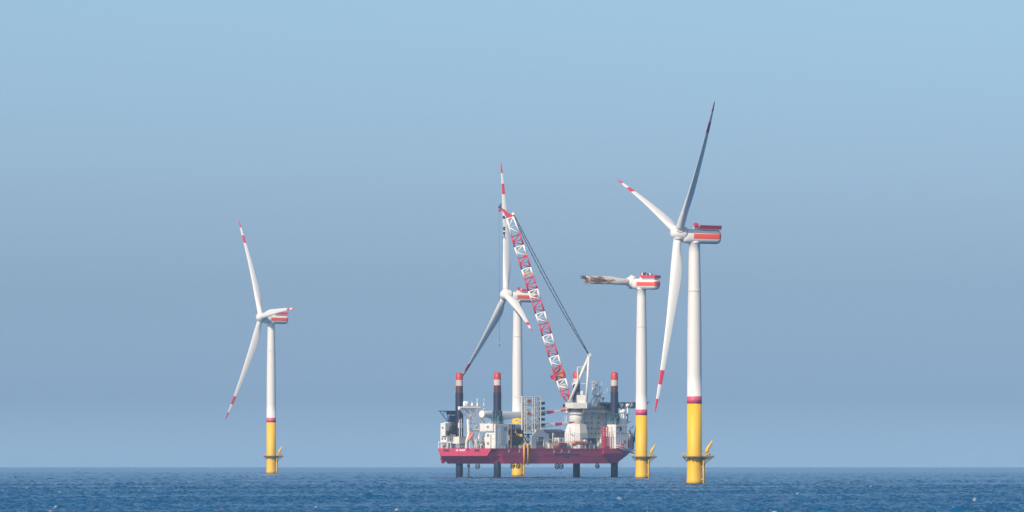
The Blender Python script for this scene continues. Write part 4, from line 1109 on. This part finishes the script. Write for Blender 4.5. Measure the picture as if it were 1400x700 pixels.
ship_obj('lifeboat', lb, [M['salmon'], M['white'], M['glass']], 'orange enclosed lifeboat in front of the white crane pedestal', 'lifeboat', (ua + ub) / 2, wv + 1.2, ZD2)

# ------------------------------------------------------------------ the crane (encircling the port bow leg)
lu, lv, lr = LEGS['bp']
base_w = ship_m @ Vector((lu, lv, ZD2))
crane = empty('lattice_crane', base_w)
tag(crane, 'red and white lattice boom crane on a white pedestal, jib raised past the turbine', 'crane')
CD = base_w.y; CS = F / CD; CX = 700 + base_w.x * CS
def K(px, py, y=0.0): return ((px - CX) / CS, y, CAM_H - (py - EYE_Y) / CS - base_w.z)
def Kr(px, py, r): p = K(px, py); return (r, p[2])
pd = MB()
zz = lambda py: K(788, py)[2]
pd.lathe([(3.6, zz(583)), (3.6, zz(570)), (3.6, zz(563.5))], (0, 0), 32)
# flared foot: rounded on the bow side, facets towards the deck
def ring8(x0, x1, y0, y1, z): 
    c = .22; xs = (x0, x1); w_, d_ = x1 - x0, y1 - y0
    return [(x0 + w_ * c, y0, z), (x1 - w_ * c, y0, z), (x1, y0 + d_ * c, z), (x1, y1 - d_ * c, z), (x1 - w_ * c, y1, z), (x0 + w_ * c, y1, z), (x0, y1 - d_ * c, z), (x0, y0 + d_ * c, z)]
pm = MB()
rot = lambda pts, a: [(x * math.cos(a) - y * math.sin(a), x * math.sin(a) + y * math.cos(a), z) for x, y, z in pts]
pm.rings([rot(ring8(-6.0, 5.0, -5.2, 5.2, 0), ALPHA), rot(ring8(-5.6, 4.8, -5.0, 5.0, zz(592)), ALPHA), rot(ring8(-4.0, 4.0, -3.9, 3.9, zz(580)), ALPHA)], 0, False)
pd.v += []; b0 = len(pd.v); pd.v += pm.v; pd.f += [[b0 + k for k in f] for f in pm.f]; pd.m += pm.m; pd.sm += pm.sm
for k in range(7): pd.span((K(778.6, 0)[0], -5.5, zz(612 - k * 4.2)), (K(779.4, 0)[0], -5.25, zz(609.5 - k * 4.2)), 2)
pd.lathe([(4.3, zz(566.5)), (4.3, zz(565.8))], (0, 0), 32); 
pdo = fix(pd.build('pedestal', [M['white'], M['palegrey'], M['dark']], crane))
q = MB(); prl = [(4.3 * math.cos(t), 4.3 * math.sin(t)) for t in [6.283 * i / 16 for i in range(17)]]
rail(q, prl, zz(565.8), hgt=1.2, r=.05); q.bar(K(772.5, 580, -1), K(772.5, 566, -1), .3); q.bar(K(774.5, 580, -1), K(774.5, 566, -1), .3); q.bar(K(771, 580, -1), K(778, 580, -1), .4)
for k in range(8): q.bar(K(772.5, 566 + k * 1.9, -1), K(774.5, 567 + k * 1.9, -1), .14)
q.build('walkway', M['palegrey'], pdo)
sr = MB(); sr.lathe([(3.9, zz(563.5)), (4.0, zz(563)), (4.0, zz(561.6)), (3.7, zz(561.5)), (3.7, zz(560.6)), (4.0, zz(560.5)), (4.0, zz(558.8)), (3.8, zz(558.3))], (0, 0), 32)
sr.build('slewing_ring', M['dark'], crane)
ho = MB()
x = lambda px: K(px, 0)[0]
ho.span((x(772.8), -3.4, zz(558.3)), (x(802.5), 3.4, zz(550.5)))
ho.span((x(773.5), -3.48, zz(556.2)), (x(780.5), -3.4, zz(551.5)), 0); ho.span((x(783), -3.46, zz(557.5)), (x(801), -3.403, zz(551)), 2)
for k in range(6): ho.span((x(784 + 3 * k), -3.52, zz(557.5)), (x(784.4 + 3 * k), -3.463, zz(551)), 0)
ho.span((x(788.3), -2.2, zz(550.5)), (x(801), 2.8, zz(540.2))); ho.span((x(793.3), -1.4, zz(540.2)), (x(797.0), 1.4, zz(534.4)))
ho.span((x(769.5), -3.2, zz(558)), (x(772.7), -1, zz(552.5)), 1); 
box_rail(ho, x(773), x(788), -3.3, 3.3, zz(550.5), hgt=1.1); box_rail(ho, x(788.5), x(800.8), -2.1, 2.7, zz(540.2), hgt=1.0, step=1.5)
hob = ho.build('machinery_house', [M['white'], M['glass'], M['palegrey']], crane)
cb = MB(); cb.rings([[(x(767), -3.6, zz(561.5)), (x(773.6), -3.6, zz(560.5)), (x(773.6), -1.4, zz(560.5)), (x(767), -1.4, zz(561.5))], [(x(767.4), -3.6, zz(558.2)), (x(774), -3.6, zz(556.2)), (x(774), -1.4, zz(556.2)), (x(767.4), -1.4, zz(558.2))]], 0, False)
fix(cb.build('operator_cab', M['orange'], crane))
# A-frame
af = MB()
for y in (-2.6, 2.6):
    af.tube(K(778.3, 549.5, y), K(805.5, 486, y * .3), .78, .62, n=8); af.tube(K(801.5, 549.5, y), K(804.8, 488, y * .35), .58, n=8)
    af.bar(K(790, 508.5, y), K(790, 523, y), .5)
af.bar(K(789.5, 502, -1.6), K(789.5, 524, -1.6), .55); af.bar(K(789.5, 501.5, -1.6), K(797, 501.5, -1.2), .28); af.bar(K(797, 505, -1.2), K(789.5, 501.5, -1.6), .16); af.bar(K(791, 524.8, -1), K(803, 524.8, -1), .28)
af.bar(K(782.5, 526, -1.5), K(786, 524, -1.5), .5); af.bar(K(781.5, 521.5, -1.5), K(782.6, 527.5, -1.5), .3)
for py in (500, 512, 524, 536): af.bar(K(778.3 + (549.5 - py) * .428, py, -2.6 + (549 - py) / 35), K(778.3 + (549.5 - py) * .428, py, 2.6 - (549 - py) / 35), .3)
for k in range(22): af.bar(K(800.3 + k * .16, 546 - k * 2.4, -.4), K(801.3 + k * .16, 546 - k * 2.4, -.4), .12)
af.bar(K(800, 546, -.4), K(803.6, 492, -.4), .12)
af.bar(K(800.2, 511, -.4), K(801.6, 500, -.4), .35)
afo = af.build('gantry', M['white'], crane)
sv = MB(); p = K(805.6, 485.6); 
for y in (-1.2, -.4, .4, 1.2): sv.tube((p[0], y - .15, p[2]), (p[0], y + .15, p[2]), 1.05, n=16)
sv.bar(K(804, 484, 0), K(808.5, 488.5, 0), .5)
sv.build('sheave', M['palegrey'], afo)
# lattice boom: edge columns measured row by row
BAND = [(297.5, 321.5, 0), (321.5, 336.5, 1), (336.5, 351, 0), (351, 367, 1), (367, 379.5, 0), (379.5, 396.5, 1), (396.5, 411, 0), (411, 427.5, 1), (427.5, 442, 0), (442, 458, 1),
        (458, 472.5, 0), (472.5, 487, 1), (487, 501.5, 0), (501.5, 519, 1), (519, 533.5, 0)]
AX0, AX1 = Vector(K(697.5, 297.5)), Vector(K(771.6, 533.5))
axis = (AX1 - AX0).normalized(); side = Vector((axis.z, 0, -axis.x)).normalized()
if side.x < 0: side = -side
def halfw(f): return 2.15 if f > .08 else 1.55 + .6 * f / .08
def chord(f, sx, sy):
    h_ = halfw(f); return AX0 + (AX1 - AX0) * f + side * (sx * h_) + Vector((0, sy * h_ * .9, 0))
def frow(py): return (py - 297.5) / (533.5 - 297.5)
bm_ = MB()
for y0, y1, mi in BAND:
    f0, f1 = frow(y0), frow(y1)
    for sx in (-1, 1):
        for sy in (-1, 1): bm_.tube(chord(f0, sx, sy), chord(f1, sx, sy), .42, n=7, mi=mi)
    fm_ = (f0 + f1) / 2
    for sy in (-1, 1):
        bm_.tube(chord(f0 + .002, -1, sy), chord(f0 + .002, 1, sy), .28, n=5, mi=mi)
        bm_.tube(chord(f1, 1, sy), chord(fm_, -1, sy), .25, n=5, mi=mi); bm_.tube(chord(fm_, -1, sy), chord(f0, 1, sy), .25, n=5, mi=mi)
        bm_.tube(chord(fm_, -1, sy), chord(fm_, 1, sy), .13, n=5, mi=mi)
    for sx in (-1, 1):
        bm_.tube(chord(f0 + .002, sx, -1), chord(f0 + .002, sx, 1), .2, n=5, mi=mi)
        bm_.tube(chord(f1, sx, 1), chord(fm_, sx, -1), .16, n=5, mi=mi); bm_.tube(chord(fm_, sx, -1), chord(f0, sx, 1), .16, n=5, mi=mi)
# tapered red foot
foot = Vector(K(776.3, 548.8))
for sy in (-1, 1):
    for sx in (-1, 1): bm_.tube(chord(1, sx, sy), foot + side * (sx * .5) + Vector((0, sy * 2.2, 0)), .4, n=7, mi=1)
    bm_.tube(chord(1, -1, sy), chord(1, 1, sy), .3, n=6, mi=1); c2 = (chord(1, 0, sy) + foot) / 2
    bm_.tube(chord(1, -1, sy), c2 + side * 1.1 + Vector((0, sy * 1.4, 0)), .26, n=6, mi=1); bm_.tube(c2 - side * 1.2 + Vector((0, sy, 0)), c2 + side * 1.2 + Vector((0, sy, 0)), .26, n=6, mi=1)
boom = bm_.build('boom', [M['cranewhite'], M['cranered']], crane)
wk = MB()                                                   # winches and platforms in the lower boom
for px, py, s_, mi in ((756.5, 516.5, 1.0, 1), (754.8, 514, .7, 1), (762, 509, 1.5, 2), (766, 512, 1.2, 0), (765, 517, 1.3, 2), (768.5, 508.5, 1.1, 0), (770.5, 512, .8, 0), (764, 522, 1.3, 2), (765, 500.3, .8, 0), (769, 528, 1.4, 3), (766.5, 520, .9, 0), (763, 505, 1.0, 2)):
    p = K(px, py); wk.box(p, (s_ * 1.8, 3.2, s_ * 1.6), .2, mi)
wk.tube(K(753, 513, -2), K(753, 513, 2), .6, mi=2); wk.bar(K(756, 505, -2), K(760, 521, -2), .9, 1)
for px, py in ((703.5, 0),): pass
for py in (349.5, 376.5, 391): 
    f = frow(py); p = chord(f, 1.0, -1); wk.box(p, (1.0, .8, 1.0), 0, 0)
p = chord(frow(375.5), 0, -1); wk.box(p, (4.4, .5, .5), 0, 0); wk.box(chord(frow(371), -.6, -1), (.9, .6, .9), 0, 0)
wk.build_each('boom_winch', [M['orange'], M['cranered'], M['slate'], M['white']], crane)
# boom head with short red runner
hd_ = MB()
hw = lambda y: [K(694, 290.5, y), K(702, 295.2, y), K(700.8, 298.6, y), K(695.4, 300, y), K(690, 292.8, y), K(685.5, 286.3, y), K(686.4, 284.6, y), K(690.5, 287.2, y)]
hd_.rings([hw(-1.5), hw(1.5)], 0, False)
for px, py, r, mi in ((689.3, 297, .85, 1), (701.3, 292.3, .7, 2), (683.3, 283.2, .75, 1), (684.6, 279.8, .45, 1), (683.5, 287.8, .6, 0), (692.4, 295.5, .8, 1)):
    p = K(px, py); hd_.tube((p[0], -.7, p[2]), (p[0], .7, p[2]), r, n=14, mi=mi)
hd_.bar(K(686.5, 286), K(682, 281.5), .6, 1); hd_.bar(K(686.4, 285.8, -.8), K(681.5, 288.5, -.8), .35, 0); hd_.bar(K(681.5, 288.5, -.8), K(683.5, 284, -.8), .25, 0)
hd_.bar(K(690, 285.2, -.5), K(691.8, 284.8, -.5), .5, 2); hd_.bar(K(686.5, 290, -1.4), K(692, 297.5, -1.4), .4, 2); hd_.bar(K(691, 307, -1.2), K(695.8, 306.5, -1.2), .3, 2); hd_.bar(K(692, 300.5, -1.2), K(694.5, 307, -1.2), .25, 2)
fix(hd_.build('boom_head', [M['cranered'], M['dark'], M['cranewhite']], crane))
# pendant ropes to the gantry
for ya, dx in ((-1.3, 0), (-.5, 1.0), (.5, 0), (1.3, 1.0)):
    a_, b_ = Vector(K(701.6 + dx * 1.3, 294, ya)), Vector(K(804.4 + dx * .9, 484.5, ya)); pts = []
    for k in range(25):
        f = k / 24; p = a_.lerp(b_, f); s_ = 4 * f * (1 - f); p += Vector((-1.3 * s_ + dx * 1.15 * s_, 0, -.35 * s_)); pts.append(p)
    q = MB(); q.path(pts, .2, 6); q.build('pendant_rope', M['cable'], crane)
hr = MB()
for px in (688.2, 690.4): hr.tube(K(px, 297.5, 0), K(px, 312, 0), .05, n=5)
hr.tube(K(682.2, 288, 0), K(682.9, 468, 0), .055, n=5)
hr.build('hoist_rope', M['cable'], crane)
hk = MB(); p = K(689.3, 312)
for y in (-.35, .35): hk.tube((p[0], y - .2, p[2] - .6), (p[0], y + .2, p[2] - .6), .62, n=14, mi=0)
hk.box((p[0], 0, p[2] - 1.6), (1.1, .7, .55), 0, 1); hk.box((p[0], 0, p[2] + .3), (1.2, .7, .8), 0, 0); hk.box((p[0], 0, p[2] - 2.4), (1.15, .8, 1.1), 0, 0); hk.tube((p[0], 0, p[2] - 2.9), (p[0], 0, p[2] - 4.2), .35, .28, n=8)
for s in (-1, 1):
    pts = [(p[0] + s * .75 * math.sin(t) * .8, 0, p[2] - 4.9 + .75 * math.cos(t)) for t in [k * .42 for k in range(6)]]
    hk.path(pts, .2, 6)
tag(hk.build('hook_block', [M['dark'], M['cream']]), 'dark hook block hanging close under the crane boom head', 'crane hook').matrix_world = Matrix.Translation(base_w)
wh = MB(); p = K(682.9, 467.5); wh.box((p[0], 0, p[2] - .4), (.5, .5, .9), 0, 1); wh.box((p[0], 0, p[2] - 1.3), (.36, .36, .8), 0, 0)
pts = [(p[0] - .15 + .3 * math.sin(t), 0, p[2] - 1.95 + .3 * math.cos(t)) for t in [k * .6 for k in range(8)]]; wh.path(pts, .1, 6)
tag(wh.build('whip_hook', [M['dark'], M['orange']]), 'small orange and dark whip hook on a long thin rope above the stern leg', 'crane hook').matrix_world = Matrix.Translation(base_w)

C.cycles.use_denoising = True
C.cycles.volume_bounces = 1
C.cycles.max_bounces = 8
